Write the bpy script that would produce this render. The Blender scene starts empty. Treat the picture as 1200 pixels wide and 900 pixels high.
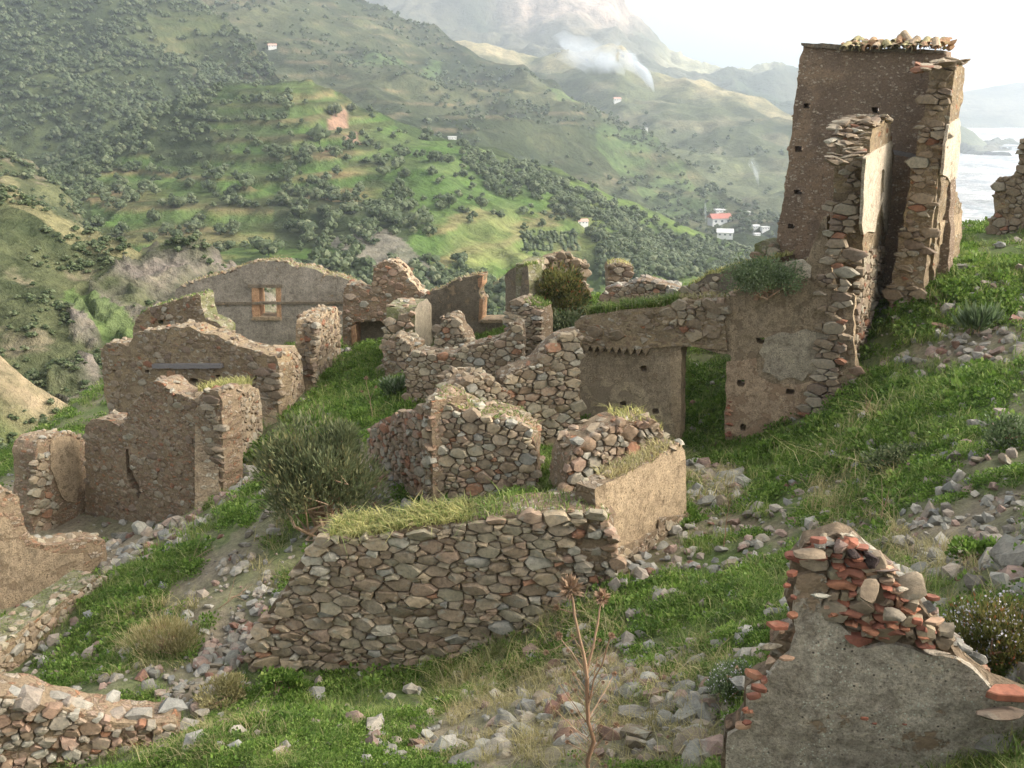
import bpy, bmesh, math, random
import numpy as np
from mathutils import Vector, Matrix
R = math.radians
rng = np.random.default_rng(7)
random.seed(7)
scene = bpy.context.scene
col = scene.collection

# ------------------------------------------------------------------ camera
F = 1152.0
PITCH = R(17.4)
cam_d = bpy.data.cameras.new('camera')
cam = bpy.data.objects.new('camera', cam_d)
col.objects.link(cam)
cam.location = (0, 0, 0)
cam.rotation_euler = (math.pi/2 - PITCH, 0, 0)
cam_d.sensor_width = 36
cam_d.lens = F/1200*36
cam_d.clip_start = 0.1
cam_d.clip_end = 20000
scene.camera = cam

# ------------------------------------------------------------------ sky, sun, exposure
SUN_AZ, SUN_EL = 94, 30          # degrees clockwise from the view direction (+Y), above the horizon
world = bpy.data.worlds.new('World')
scene.world = world
world.use_nodes = True
wn = world.node_tree
bg = wn.nodes['Background']
sky = wn.nodes.new('ShaderNodeTexSky')
sky.sky_type = 'NISHITA'
sky.sun_disc = False
sky.sun_elevation = R(SUN_EL)
sky.sun_rotation = R(SUN_AZ)
sky.altitude = 400
sky.air_density = 1.0
sky.dust_density = 6.0
sky.ozone_density = 1.0
hs = wn.nodes.new('ShaderNodeHueSaturation')      # thin high cloud takes most of the blue out of the sky
hs.inputs['Saturation'].default_value = .3
wn.links.new(sky.outputs[0], hs.inputs['Color'])
wn.links.new(hs.outputs[0], bg.inputs[0])
bg.inputs[1].default_value = 0.15
sun_d = bpy.data.lights.new('sun', 'SUN')
sun_d.energy = 1.3
sun_d.angle = R(26)
sun_d.color = (1.0, 0.90, 0.78)
sun = bpy.data.objects.new('sun', sun_d)
col.objects.link(sun)
sd = Vector((math.sin(R(SUN_AZ))*math.cos(R(SUN_EL)), math.cos(R(SUN_AZ))*math.cos(R(SUN_EL)), math.sin(R(SUN_EL))))
sun.rotation_euler = sd.to_track_quat('Z', 'Y').to_euler()
scene.view_settings.view_transform = 'Standard'
scene.view_settings.look = 'None'
scene.view_settings.exposure = 1.7
scene.view_settings.gamma = 1.0
scene.cycles.volume_bounces = 1
scene.cycles.max_bounces = 6
scene.cycles.diffuse_bounces = 3
scene.cycles.transparent_max_bounces = 8
scene.cycles.use_denoising = True

# ------------------------------------------------------------------ geometry helpers
SP, CP = math.sin(PITCH), math.cos(PITCH)
def ray(px, py):
    u = (np.asarray(px, float)-600)/F
    v = (450-np.asarray(py, float))/F
    d = np.stack([u, v*SP+CP, v*CP-SP], -1)
    return d
def P(px, py, Y):
    """point of the place seen at photo pixel (px,py) at distance Y ahead"""
    d = ray(px, py)
    return d*(np.asarray(Y, float)/d[..., 1])[..., None]
def proj(p):
    p = np.asarray(p, float)
    fy = p[..., 1]*CP-p[..., 2]*SP
    uy = p[..., 1]*SP+p[..., 2]*CP
    return 600+F*p[..., 0]/fy, 450-F*uy/fy

_perm = np.random.default_rng(3).permutation(256)
_perm = np.concatenate([_perm, _perm, _perm])
_grad = np.random.default_rng(4).normal(size=(256, 3))
_grad /= np.linalg.norm(_grad, axis=1)[:, None]
def perlin(p):
    p = np.asarray(p, float)
    i = np.floor(p).astype(int)
    f = p-i
    w = f*f*f*(f*(f*6-15)+10)
    i &= 255
    out = 0
    for dx in (0, 1):
        for dy in (0, 1):
            for dz in (0, 1):
                h = _perm[_perm[_perm[(i[..., 0]+dx) & 255]+((i[..., 1]+dy) & 255)]+((i[..., 2]+dz) & 255)]
                g = _grad[h]
                dot = g[..., 0]*(f[..., 0]-dx)+g[..., 1]*(f[..., 1]-dy)+g[..., 2]*(f[..., 2]-dz)
                out = out+dot*(w[..., 0] if dx else 1-w[..., 0])*(w[..., 1] if dy else 1-w[..., 1])*(w[..., 2] if dz else 1-w[..., 2])
    return out*1.5
def fbm(p, freq=1.0, octv=4, seed=0.0):
    p = np.asarray(p, float)*freq+seed*17.31
    a, s, t = 1.0, 0, 0
    for _ in range(octv):
        s = s+a*perlin(p); t += a; a *= .5; p = p*2.03+5.1
    return s/t*1.6
def fbm2(x, y, freq=1.0, octv=4, seed=0.0):
    return fbm(np.stack([x, y, np.zeros_like(x)], -1), freq, octv, seed)
def inpoly(x, y, poly):
    x = np.asarray(x, float); y = np.asarray(y, float)
    res = np.zeros(x.shape, bool)
    n = len(poly)
    for i in range(n):
        x1, y1 = poly[i]; x2, y2 = poly[(i+1) % n]
        if y1 == y2: continue
        c = ((y1 > y) != (y2 > y)) & (x < (x2-x1)*(y-y1)/(y2-y1)+x1)
        res ^= c
    return res
def sstep(a, b, x):
    t = np.clip((x-a)/(b-a), 0, 1)
    return t*t*(3-2*t)

# ------------------------------------------------------------------ object helpers
def put(o, label=None, cat=None, group=None, kind=None):
    if label: o['label'] = label
    if cat: o['category'] = cat
    if group: o['group'] = group
    if kind: o['kind'] = kind
    return o
def empty(name, loc, label, cat, group=None):
    o = bpy.data.objects.new(name, None)
    o.empty_display_size = .2
    o.location = [float(c) for c in loc]
    col.objects.link(o)
    return put(o, label, cat, group, 'thing')
def link(name, me, parent=None, loc=None):
    o = bpy.data.objects.new(name, me)
    col.objects.link(o)
    if parent is not None: o.parent = parent
    if loc is not None: o.location = [float(c) for c in loc]
    return o
def mesh(name, v, f, mat=None, tint=None, smooth=False, colr=None, mats=None, mi=None):
    me = bpy.data.meshes.new(name)
    v = np.asarray(v, float)
    if isinstance(f, np.ndarray):
        nf, k = f.shape
        me.vertices.add(len(v)); me.vertices.foreach_set('co', v.ravel())
        me.loops.add(nf*k); me.loops.foreach_set('vertex_index', f.ravel().astype(np.int32))
        me.polygons.add(nf); me.polygons.foreach_set('loop_start', np.arange(nf, dtype=np.int32)*k)
        me.update(calc_edges=True)
    else:
        me.from_pydata(v.tolist(), [], f)
    if mats:
        for m in mats: me.materials.append(m)
        if mi is not None: me.polygons.foreach_set('material_index', np.asarray(mi, np.int32))
    elif mat: me.materials.append(mat)
    if tint is not None:
        a = me.attributes.new('tint', 'FLOAT', 'POINT'); a.data.foreach_set('value', np.asarray(tint, np.float32))
    if colr is not None:
        a = me.attributes.new('Col', 'FLOAT_COLOR', 'POINT')
        c = np.concatenate([np.asarray(colr, np.float32), np.ones((len(v), 1), np.float32)], 1)
        a.data.foreach_set('color', c.ravel())
    if smooth: me.polygons.foreach_set('use_smooth', np.ones(len(me.polygons), bool))
    me.update()
    return me
class Batch:
    """collects many small pieces into one mesh"""
    def __init__(s): s.v = []; s.f = []; s.t = []; s.n = 0
    def add(s, v, f, tint=None):
        v = np.asarray(v, float)
        s.v.append(v)
        n = s.n
        s.f += [tuple(i+n for i in q) for q in f]
        s.t.append(np.full(len(v), random.random() if tint is None else tint))
        s.n += len(v)
    def mesh(s, name, mat, origin=(0, 0, 0), smooth=False, sharp=None):
        v = np.concatenate(s.v)-np.asarray(origin)
        me = mesh(name, v, s.f, mat, np.concatenate(s.t), smooth)
        if sharp: me.set_sharp_from_angle(angle=sharp)
        return me

# ------------------------------------------------------------------ materials
class NT:
    def __init__(s, name, rough=.9, spec=.25):
        s.m = bpy.data.materials.new(name); s.m.use_nodes = True
        s.t = s.m.node_tree; s.b = s.t.nodes['Principled BSDF']
        s.b.inputs['Roughness'].default_value = rough
        s.b.inputs['Specular IOR Level'].default_value = spec
        s.out = s.t.nodes['Material Output']
    def n(s, typ, ins=None, **props):
        nd = s.t.nodes.new(typ)
        for k, v in props.items(): setattr(nd, k, v)
        for k, v in (ins or {}).items():
            if isinstance(v, bpy.types.NodeSocket): s.t.links.new(v, nd.inputs[k])
            else: nd.inputs[k].default_value = v
        return nd
    def link(s, a, b): s.t.links.new(a, b)
    def pos(s):
        return s.n('ShaderNodeNewGeometry').outputs['Position']
    def noise(s, vec, scale, detail=4, rough=.6, dist=0):
        return s.n('ShaderNodeTexNoise', {'Vector': vec, 'Scale': scale, 'Detail': detail, 'Roughness': rough, 'Distortion': dist}).outputs['Fac']
    def math(s, op, a, b=0, c=0, clamp=False):
        nd = s.n('ShaderNodeMath', {0: a, 1: b, 2: c}, operation=op); nd.use_clamp = clamp
        return nd.outputs[0]
    def rng(s, x, a, b, c=0., d=1.):
        return s.n('ShaderNodeMapRange', {'Value': x, 'From Min': a, 'From Max': b, 'To Min': c, 'To Max': d}).outputs[0]
    def mix(s, fac, a, b, mode='MIX'):
        nd = s.n('ShaderNodeMix', data_type='RGBA', blend_type=mode)
        for k, v in ((0, fac), (6, a), (7, b)):
            if isinstance(v, bpy.types.NodeSocket): s.link(v, nd.inputs[k])
            elif k == 0: nd.inputs[k].default_value = v
            else: nd.inputs[k].default_value = (*v[:3], 1)
        return nd.outputs[2]
    def ramp(s, x, pal, interp='LINEAR'):
        nd = s.n('ShaderNodeValToRGB', {0: x}); cr = nd.color_ramp; cr.interpolation = interp
        while len(cr.elements) < len(pal): cr.elements.new(.5)
        for e, (p, c) in zip(cr.elements, pal): e.position = p; e.color = (*c, 1)
        return nd.outputs[0]
    def scalev(s, vec, x, y, z):
        return s.n('ShaderNodeVectorMath', {0: vec, 1: (x, y, z)}, operation='MULTIPLY').outputs[0]
    def bump(s, h, strength=.5, dist=.02):
        nd = s.n('ShaderNodeBump', {'Height': h, 'Strength': strength, 'Distance': dist})
        s.link(nd.outputs[0], s.b.inputs['Normal'])
    def rnd(s):
        a = s.n('ShaderNodeAttribute', attribute_name='tint').outputs['Fac']
        o = s.n('ShaderNodeObjectInfo').outputs['Random']
        return s.math('FRACT', s.math('ADD', a, o))
    def base(s, c, warm=None):
        if warm: c = s.mix(1.0, c, warm, 'MULTIPLY')
        s.link(c, s.b.inputs['Base Color'])

OCHRE = (.98, .99, .89)
def stone_mat(name, pal, detail=60, lichen=(.30, .29, .25), lich=.25, bump=.6, dist=.012, k=1.0):
    t = NT(name); p = t.pos()
    c = t.ramp(t.rnd(), [(a, tuple(x*k for x in b)) for a, b in pal], 'CONSTANT')
    n1 = t.noise(p, detail*.35, 5, .65)
    c = t.mix(1.0, c, t.ramp(n1, [(.25, (.55, .55, .55)), (.5, (1, 1, 1)), (.75, (1.35, 1.32, 1.28))]), 'MULTIPLY')
    n2 = t.noise(t.scalev(p, 1, 1, 1.6), detail*.12, 4, .7)
    c = t.mix(t.rng(n2, .56, .68, 0, lich*2), c, lichen)
    n4 = t.noise(p, detail*2, 3, .6)
    c = t.mix(t.rng(n4, .55, .75, 0, .35), c, (.10, .085, .07))
    t.base(c, OCHRE)
    n3 = t.noise(p, detail, 6, .7)
    t.bump(n3, bump, dist)
    return t.m
def core_mat(name, mortar, dark, pal, vs=7.0, amt=.8, k=1.0, moss=0.0, gritty=26, bd=.03, warm=None):
    """mortared rubble: flat joints between small embedded stones"""
    t = NT(name, .95, .15); p = t.pos()
    w = t.n('ShaderNodeTexNoise', {'Vector': p, 'Scale': 3.0, 'Detail': 3}).outputs['Color']
    wv = t.n('ShaderNodeVectorMath', {0: w, 1: (.12, .12, .12)}, operation='MULTIPLY').outputs[0]
    pv = t.n('ShaderNodeVectorMath', {0: p, 1: wv}, operation='ADD').outputs[0]
    pv = t.scalev(pv, 1, 1, 1.8)
    v1 = t.n('ShaderNodeTexVoronoi', {'Vector': pv, 'Scale': vs, 'Randomness': 1.0})
    ve = t.n('ShaderNodeTexVoronoi', {'Vector': pv, 'Scale': vs, 'Randomness': 1.0}, feature='DISTANCE_TO_EDGE').outputs['Distance']
    rr = t.n('ShaderNodeSeparateColor', {0: v1.outputs['Color']}).outputs[0]
    stone = t.ramp(rr, [(a, tuple(x*k for x in b)) for a, b in pal], 'CONSTANT')
    bign = t.noise(p, 1.3, 4, .6)
    mort = t.mix(t.rng(bign, .35, .65), tuple(x*k for x in mortar), tuple(x*k for x in dark))
    if warm: mort = t.mix(t.rng(t.noise(p, .9, 3, .6, 1), .5, .62, 0, .8), mort, tuple(x*k for x in warm))
    grit = t.noise(p, gritty, 6, .75)
    inner = t.rng(ve, .04, .13)
    keep = t.rng(t.n('ShaderNodeSeparateColor', {0: v1.outputs['Color']}).outputs[1], 1-amt-.02, 1-amt+.02)
    f = t.math('MULTIPLY', inner, keep)
    f = t.math('MULTIPLY', f, t.rng(grit, .3, .5))
    c = t.mix(f, mort, stone)
    c = t.mix(1.0, c, t.ramp(grit, [(.3, (.5, .49, .48)), (.5, (1, 1, 1)), (.72, (1.5, 1.45, 1.4))]), 'MULTIPLY')
    if moss: c = t.mix(t.rng(t.noise(p, 4, 4, .7), .62-moss*.3, .72-moss*.3, 0, .7), c, (.12, .13, .05))
    t.base(c, OCHRE)
    h = t.math('ADD', t.math('MULTIPLY', f, .7), grit)
    t.bump(h, .8, bd)
    return t.m
def plaster_mat(name, c1, c2, c3, stain=.5, holes=.15, hole_col=(.22, .16, .11), streak=.6, grain=40, bd=.03):
    t = NT(name, .92, .15); p = t.pos()
    n = t.noise(p, 1.1, 5, .65, .4)
    c = t.mix(t.rng(n, .38, .62), c1, c2)
    s = t.noise(t.scalev(p, 3.2, 3.2, .45), 1.6, 5, .7)
    c = t.mix(t.rng(s, .5, .72, 0, streak), c, c3)
    g = t.noise(p, grain, 6, .75)
    c = t.mix(1.0, c, t.ramp(g, [(.32, (.5, .49, .47)), (.5, (1, 1, 1)), (.68, (1.4, 1.36, 1.32))]), 'MULTIPLY')
    g5 = t.noise(p, grain*.2, 6, .7, .3)
    c = t.mix(1.0, c, t.ramp(g5, [(.32, (.62, .60, .58)), (.5, (1, 1, 1)), (.68, (1.25, 1.22, 1.18))]), 'MULTIPLY')
    pk = t.n('ShaderNodeTexVoronoi', {'Vector': p, 'Scale': grain*.55}).outputs['Distance']
    c = t.mix(t.math('MULTIPLY', t.rng(pk, .26, .14), t.rng(g5, .48, .56)), c, tuple(x*.45 for x in c3))
    fk = t.n('ShaderNodeTexVoronoi', {'Vector': p, 'Scale': grain*.8}).outputs['Distance']
    c = t.mix(t.math('MULTIPLY', t.rng(fk, .30, .16), t.rng(t.noise(p, grain*.1, 4, .7), .46, .6)), c, tuple(min(.7, x*1.45) for x in c1))
    hn = t.noise(p, 3.1, 7, .72)
    hm = t.rng(hn, .66-holes*.6, .68-holes*.6)
    c = t.mix(hm, c, t.mix(t.rng(g, .35, .65), hole_col, tuple(x*1.5 for x in hole_col)))
    t.base(c, OCHRE)
    h = t.math('SUBTRACT', t.math('ADD', g, g5), t.math('MULTIPLY', hm, .8))
    t.bump(h, .8, bd)
    return t.m
def leaf_mat(name, pal, trans=.35, rough=.6):
    t = NT(name, rough, .25)
    c = t.ramp(t.rnd(), pal)
    n = t.noise(t.pos(), 2.5, 3)
    c = t.mix(1.0, c, t.ramp(n, [(.3, (.75, .8, .75)), (.7, (1.25, 1.18, 1.1))]), 'MULTIPLY')
    t.base(c)
    tr = t.n('ShaderNodeBsdfTranslucent', {0: c})
    mx = t.n('ShaderNodeMixShader', {0: trans, 1: t.b.outputs[0], 2: tr.outputs[0]})
    t.link(mx.outputs[0], t.out.inputs[0])
    return t.m

GREY, TAN, BRN, RED, PNK, DRK = (.27, .25, .22), (.31, .24, .17), (.21, .155, .11), (.27, .105, .06), (.30, .20, .155), (.12, .10, .085)
M = {}
M['dry'] = stone_mat('field_stone', [(0, (.25, .20, .15)), (.14, (.31, .24, .17)), (.30, (.22, .165, .12)), (.44, (.28, .235, .175)), (.58, BRN), (.68, (.27, .19, .14)), (.78, (.25, .195, .145)), (.88, (.34, .30, .25)), (.93, (.25, .23, .205)), (.97, (.26, .14, .09))], k=1.12, lich=.35)
M['dryred'] = stone_mat('reddish_stone', [(0, (.26, .22, .18)), (.2, (.25, .17, .12)), (.35, BRN), (.5, (.25, .125, .08)), (.58, (.28, .21, .16)), (.72, (.23, .15, .11)), (.82, (.30, .27, .23)), (.92, PNK)], k=1.1)
M['house'] = stone_mat('brown_rubble_stone', [(0, BRN), (.3, (.24, .18, .13)), (.55, (.27, .22, .17)), (.75, (.18, .13, .10)), (.9, (.30, .26, .21)), (.95, (.23, .11, .07))], k=1.05, lich=.15)
M['rock'] = stone_mat('loose_rock', [(0, (.30, .27, .24)), (.16, (.25, .24, .23)), (.32, (.33, .27, .23)), (.5, (.22, .19, .165)), (.62, (.36, .33, .30)), (.76, (.29, .20, .17)), (.88, (.36, .315, .27)), (.95, (.24, .13, .10))], k=.9, detail=40, lichen=(.33, .32, .28), lich=.35, bump=.8, dist=.02)
RPAL = {'grey': [(0, (.225, .21, .185)), (.3, (.27, .25, .22)), (.6, (.18, .165, .145)), (.8, (.34, .32, .285))],
        'tan': [(0, (.26, .215, .165)), (.3, (.31, .26, .20)), (.6, (.22, .175, .13)), (.8, (.35, .305, .25))],
        'pinkish': [(0, (.27, .185, .15)), (.4, (.23, .14, .105)), (.7, (.33, .24, .20))]}
for k_, v_ in RPAL.items(): M['rock_'+k_] = stone_mat(k_+'_loose_rock', v_, k=.9, detail=40, lichen=(.33, .32, .28), lich=.35, bump=.8, dist=.02)
M['tile'] = stone_mat('terracotta', [(0, (.30, .115, .075)), (.25, (.24, .10, .07)), (.5, (.36, .16, .10)), (.7, (.22, .085, .06)), (.85, (.42, .26, .18))], detail=80, lichen=(.38, .28, .2), lich=.15, dist=.004)
M['rooftile'] = stone_mat('weathered_roof_tile', [(0, (.34, .20, .12)), (.3, (.30, .25, .14)), (.5, (.38, .28, .2)), (.75, (.26, .22, .12))], detail=60, lichen=(.28, .27, .12), lich=.4)
M['core'] = core_mat('rubble_and_earth', (.20, .145, .10), (.13, .095, .07), [(0, BRN), (.3, (.26, .21, .17)), (.6, (.20, .13, .09)), (.8, (.30, .26, .22))], 9, .6, k=1.15)
M['brown'] = core_mat('brown_mortared_rubble', (.235, .178, .120), (.165, .12, .08), [(0, (.22, .16, .115)), (.3, (.28, .22, .17)), (.6, (.20, .14, .10)), (.8, (.33, .29, .24)), (.93, (.26, .12, .07))], 8, .5, warm=(.26, .19, .12), k=1.18)
M['browndark'] = core_mat('dark_brown_render', (.125, .088, .066), (.095, .067, .051), [(0, (.17, .125, .095)), (.5, (.27, .22, .18)), (.8, (.12, .085, .06))], 17, .42, gritty=36, bd=.02, warm=(.17, .115, .08), k=1.7)
M['redbrown'] = core_mat('reddish_mortared_rubble', (.225, .165, .115), (.16, .118, .082), [(0, (.20, .13, .095)), (.3, (.26, .19, .15)), (.55, (.24, .15, .105)), (.75, (.28, .23, .19)), (.92, (.26, .13, .08))], 9, .6, k=1.25)
M['litface'] = core_mat('sunlit_mortared_rubble', (.34, .26, .185), (.27, .20, .14), [(0, (.30, .23, .17)), (.3, (.36, .29, .22)), (.6, (.25, .18, .13)), (.8, (.38, .33, .27))], 8, .55, k=1.1)  # lighter copy of the rubble, sunlight painted into the colour for side faces
M['grey'] = plaster_mat('grey_weathered_plaster', (.33, .285, .25), (.25, .215, .185), (.16, .135, .115), holes=.04, streak=.6)
M['darkgrey'] = plaster_mat('dark_stained_plaster', (.21, .17, .135), (.16, .13, .10), (.10, .085, .07), holes=.14, streak=.7)
M['tanp'] = plaster_mat('tan_plaster', (.40, .30, .21), (.33, .245, .17), (.22, .16, .11), holes=.12, streak=.5)
M['panelp'] = plaster_mat('brown_grey_plaster', (.36, .28, .205), (.26, .20, .145), (.16, .125, .095), holes=.08, streak=.55)
M['facade'] = plaster_mat('stained_facade_plaster', (.27, .205, .145), (.33, .25, .18), (.15, .12, .09), holes=.16, streak=.8, hole_col=(.18, .13, .09))
M['greytan'] = plaster_mat('grey_tan_plaster', (.38, .32, .25), (.28, .235, .19), (.24, .19, .15), holes=.02, streak=.4)
M['pinkp'] = plaster_mat('pink_tan_broken_plaster', (.44, .32, .23), (.36, .26, .185), (.24, .16, .115), holes=.24, streak=.3, hole_col=(.26, .175, .12))
M['white'] = plaster_mat('cream_plaster', (.56, .48, .40), (.47, .38, .31), (.32, .26, .20), holes=.05, streak=.25)
M['nearp'] = plaster_mat('grey_pebbled_plaster', (.58, .50, .42), (.42, .355, .295), (.24, .20, .17), holes=.10, hole_col=(.28, .20, .14), streak=.5, grain=70, bd=.02)
M['nearp2'] = plaster_mat('darker_plaster_coat', (.40, .33, .27), (.34, .28, .23), (.21, .175, .145), holes=.34, hole_col=(.42, .36, .30), streak=.6, grain=70, bd=.02)
M['panelp2'] = plaster_mat('pale_tan_plaster', (.42, .33, .24), (.36, .28, .20), (.24, .185, .135), holes=.30, hole_col=(.24, .185, .135), streak=.5)
M['mossy'] = core_mat('mossy_rubble', (.25, .22, .15), (.18, .16, .10), [(0, (.27, .25, .20)), (.5, (.32, .29, .24)), (.8, (.2, .17, .13))], 9, .6, moss=.55)
M['ochre'] = plaster_mat('ochre_brick', (.44, .27, .17), (.36, .20, .125), (.3, .16, .1), holes=.1)
t = NT('old_wood', .85); pp = t.pos(); g = t.noise(t.scalev(pp, 1, 12, 40), 4, 5, .7)
t.base(t.ramp(g, [(.3, (.12, .105, .095)), (.7, (.26, .24, .22))])); t.bump(g, .5, .01); M['wood'] = t.m
t = NT('dark_scorched_stone', .9); pp = t.pos(); g = t.noise(pp, 60, 5, .7)
t.base(t.ramp(g, [(.35, (.02, .014, .012)), (.7, (.09, .06, .05))])); t.bump(g, 1, .015); M['scoria'] = t.m
M['leaf_olive'] = leaf_mat('olive_leaves', [(0, (.045, .065, .026)), (.4, (.08, .108, .045)), (.8, (.125, .152, .075)), (1, (.18, .195, .11))])
M['leaf_oleander'] = leaf_mat('grey_green_leaves', [(0, (.05, .062, .028)), (.4, (.095, .115, .052)), (.75, (.14, .155, .075)), (.93, (.22, .21, .10)), (1, (.30, .26, .12))])
M['leaf_bush'] = leaf_mat('yellow_green_leaves', [(0, (.05, .06, .02)), (.4, (.10, .115, .035)), (.8, (.16, .16, .05)), (.96, (.22, .18, .06)), (1, (.35, .10, .05))])
M['leaf_caper'] = leaf_mat('dusty_green_leaves', [(0, (.07, .11, .045)), (.5, (.14, .19, .085)), (.85, (.22, .26, .16)), (1, (.30, .32, .24))])
M['weed'] = leaf_mat('bright_weeds', [(0, (.06, .115, .02)), (.4, (.12, .205, .034)), (.8, (.18, .28, .055)), (1, (.27, .34, .10))], .4)
M['grass'] = leaf_mat('green_grass', [(0, (.09, .145, .032)), (.5, (.17, .245, .055)), (.8, (.26, .31, .09)), (1, (.42, .38, .19))], .4)
M['dryg'] = leaf_mat('dry_grass', [(0, (.24, .21, .09)), (.5, (.34, .30, .14)), (1, (.46, .40, .22))], .4)
M['straw'] = leaf_mat('yellow_top_grass', [(0, (.20, .22, .07)), (.5, (.36, .35, .13)), (1, (.50, .45, .20))], .4)
M['stalk'] = leaf_mat('dry_stalk', [(0, (.22, .13, .08)), (1, (.38, .26, .17))], 0)
M['flower'] = leaf_mat('pale_flowers', [(0, (.42, .38, .46)), (1, (.62, .6, .62))], .2)
t = NT('ground_soil', .95, .1); pp = t.pos(); a = t.n('ShaderNodeAttribute', attribute_name='Col').outputs['Color']
g = t.noise(pp, 9, 8, .75); g2 = t.noise(pp, 45, 4, .7)
c = t.mix(1.0, a, t.ramp(g, [(.3, (.5, .5, .5)), (.5, (1, 1, 1)), (.7, (1.5, 1.45, 1.35))]), 'MULTIPLY')
c = t.mix(t.rng(g2, .58, .66, 0, .5), c, (.28, .25, .22))
t.base(c); t.bump(t.math('ADD', g, g2), .8, .04); M['ground'] = t.m
def far_mat(name, sc, amt=1.0, bd=1.5):
    t = NT(name, 1.0, .0); pp = t.pos(); a = t.n('ShaderNodeAttribute', attribute_name='Col').outputs['Color']
    g = t.noise(pp, sc, 8, .72); g2 = t.noise(pp, sc*4.5, 4, .7)
    c = t.mix(amt, a, t.ramp(g, [(.32, (.55, .58, .55)), (.5, (1, 1, 1)), (.7, (1.45, 1.4, 1.3))]), 'MULTIPLY')
    c = t.mix(amt*.8, c, t.ramp(g2, [(.35, (.6, .62, .6)), (.5, (1, 1, 1)), (.68, (1.3, 1.28, 1.2))]), 'MULTIPLY')
    t.base(c); t.bump(t.math('ADD', g, g2), .8, bd); return t.m
M['hillnear'] = far_mat('hillside_scrub', .22, bd=.8)
M['hillmid'] = far_mat('hillside_fields', .07, bd=2)
M['hillfar'] = far_mat('far_mountain', .018, bd=8)
# ------------------------------------------------------------------ near ground
GC = [(600,890,6.0),(450,890,6.4),(850,890,5.2),(1000,890,4.4),(1200,890,3.4),(250,890,6.8),(50,930,8.3),(200,885,7.2),(300,845,7.8),(400,850,7.6),
(400,822,10.0),(330,818,9.9),(480,816,10.2),(510,806,10.1),(560,782,9.95),(620,757,9.9),(660,728,9.95),(300,800,10.6),(700,690,10.1),(560,835,8.2),(600,790,9.2),(700,820,7.2),(800,760,7.6),(850,700,8.9),(750,680,10.3),
(800,640,11.2),(870,620,12),(1000,640,8.7),(1000,560,12),(1000,700,6.8),(1100,700,5.3),(1200,700,4.3),(1190,640,6.0),(1190,530,9.2),(1190,420,13.5),(1190,350,17),(1190,290,21.5),
(1100,316,20.0),(1068,345,18.8),(1100,480,12.2),(1010,440,17.0),(930,508,16.9),(865,530,17.3),(830,560,15.4),(900,560,14.2),(640,576,13.9),(600,592,13.6),(640,540,15.5),(560,592,14.2),(500,600,14),
(440,620,14),(380,655,13.6),(330,690,12.6),(290,760,11.4),(250,700,12.6),(200,790,10.8),(100,785,12.0),(114,693,14.7),(76,726,13.9),(20,779,13.2),(150,700,14.2),(230,640,15.2),(290,590,16.8),(340,540,18.8),
(330,500,21),(400,470,22.3),(430,430,25.5),(470,460,21.8),(440,405,28),(540,412,25),(600,402,24),(640,430,21.5),(660,402,23),(825,500,18.8),(825,430,21.8),(700,530,17.8),(672,512,18.4),
(20,728,15.0),(60,690,16.2),(60,635,19.0),(150,628,19.6),(0,640,18.6),(250,480,27),(350,408,31),(150,490,29),(700,402,22),(880,402,22),(950,350,24),(1000,320,25),(1150,277,24),(1210,262,25),(720,350,26),(800,350,26),
(1400,500,9),(1400,300,20),(-150,900,8.5),(-150,700,14),(550,395,30),(250,410,36)]
gc = np.array([P(a, b, c) for a, b, c in GC])
gc = np.concatenate([gc, [[0, -3, -1.2], [4, -3, 0.2], [-4, -3, -3], [0, 1, -2.0], [3, 1, -.9], [-3, 1, -3.9], [1.2, 2.4, -2.2], [-5, 4, -6]]])
def tps(r2): return np.where(r2 > 1e-9, .5*r2*np.log(r2+1e-12), 0)
_n = len(gc)
_A = tps(((gc[:, None, :2]-gc[None, :, :2])**2).sum(-1))+np.eye(_n)*.5
_Pm = np.concatenate([np.ones((_n, 1)), gc[:, :2]], 1)
_S = np.block([[_A, _Pm], [_Pm.T, np.zeros((3, 3))]])
_w = np.linalg.solve(_S, np.concatenate([gc[:, 2], np.zeros(3)]))
def ground(x, y, fine=True):
    x = np.asarray(x, float); y = np.asarray(y, float)
    sh = x.shape; xf = x.ravel(); yf = y.ravel()
    out = np.empty(len(xf))
    # beyond the ruins the hillside falls away: evaluate the surface at the brink and drop from there
    yb = np.interp(xf, [-20, -10, -5, 2, 6, 12, 40], [34, 36, 36, 30, 27.5, 27, 27])
    xb = np.interp(yf, [0, 12, 20, 36], [-9, -11.5, -12.5, -15])
    xc = np.maximum(xf, xb); yc = np.minimum(yf, yb)
    xc2 = np.minimum(xc, 16)
    for i in range(0, len(xf), 20000):
        s = slice(i, i+20000)
        K = tps((xc2[s, None]-gc[None, :, 0])**2+(yc[s, None]-gc[None, :, 1])**2)
        out[s] = K@_w[:_n]+_w[_n]+_w[_n+1]*xc2[s]+_w[_n+2]*yc[s]
    d = np.hypot(np.maximum(xb-xf, 0), np.maximum(yf-yb, 0))
    out -= .8*np.sqrt(d*d+1)-.8
    out += .3*(xc-xc2)
    if fine:
        out += .14*fbm2(xf, yf, .55, 3, 1)+.07*fbm2(xf, yf, 2.2, 3, 2)
        out += np.clip(d, 0, 10)*.25*fbm2(xf, yf, .12, 4, 5)
    return out.reshape(sh)
_TS = np.concatenate([np.linspace(2.2, 12, 70), np.linspace(12.2, 40, 90)])
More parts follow.
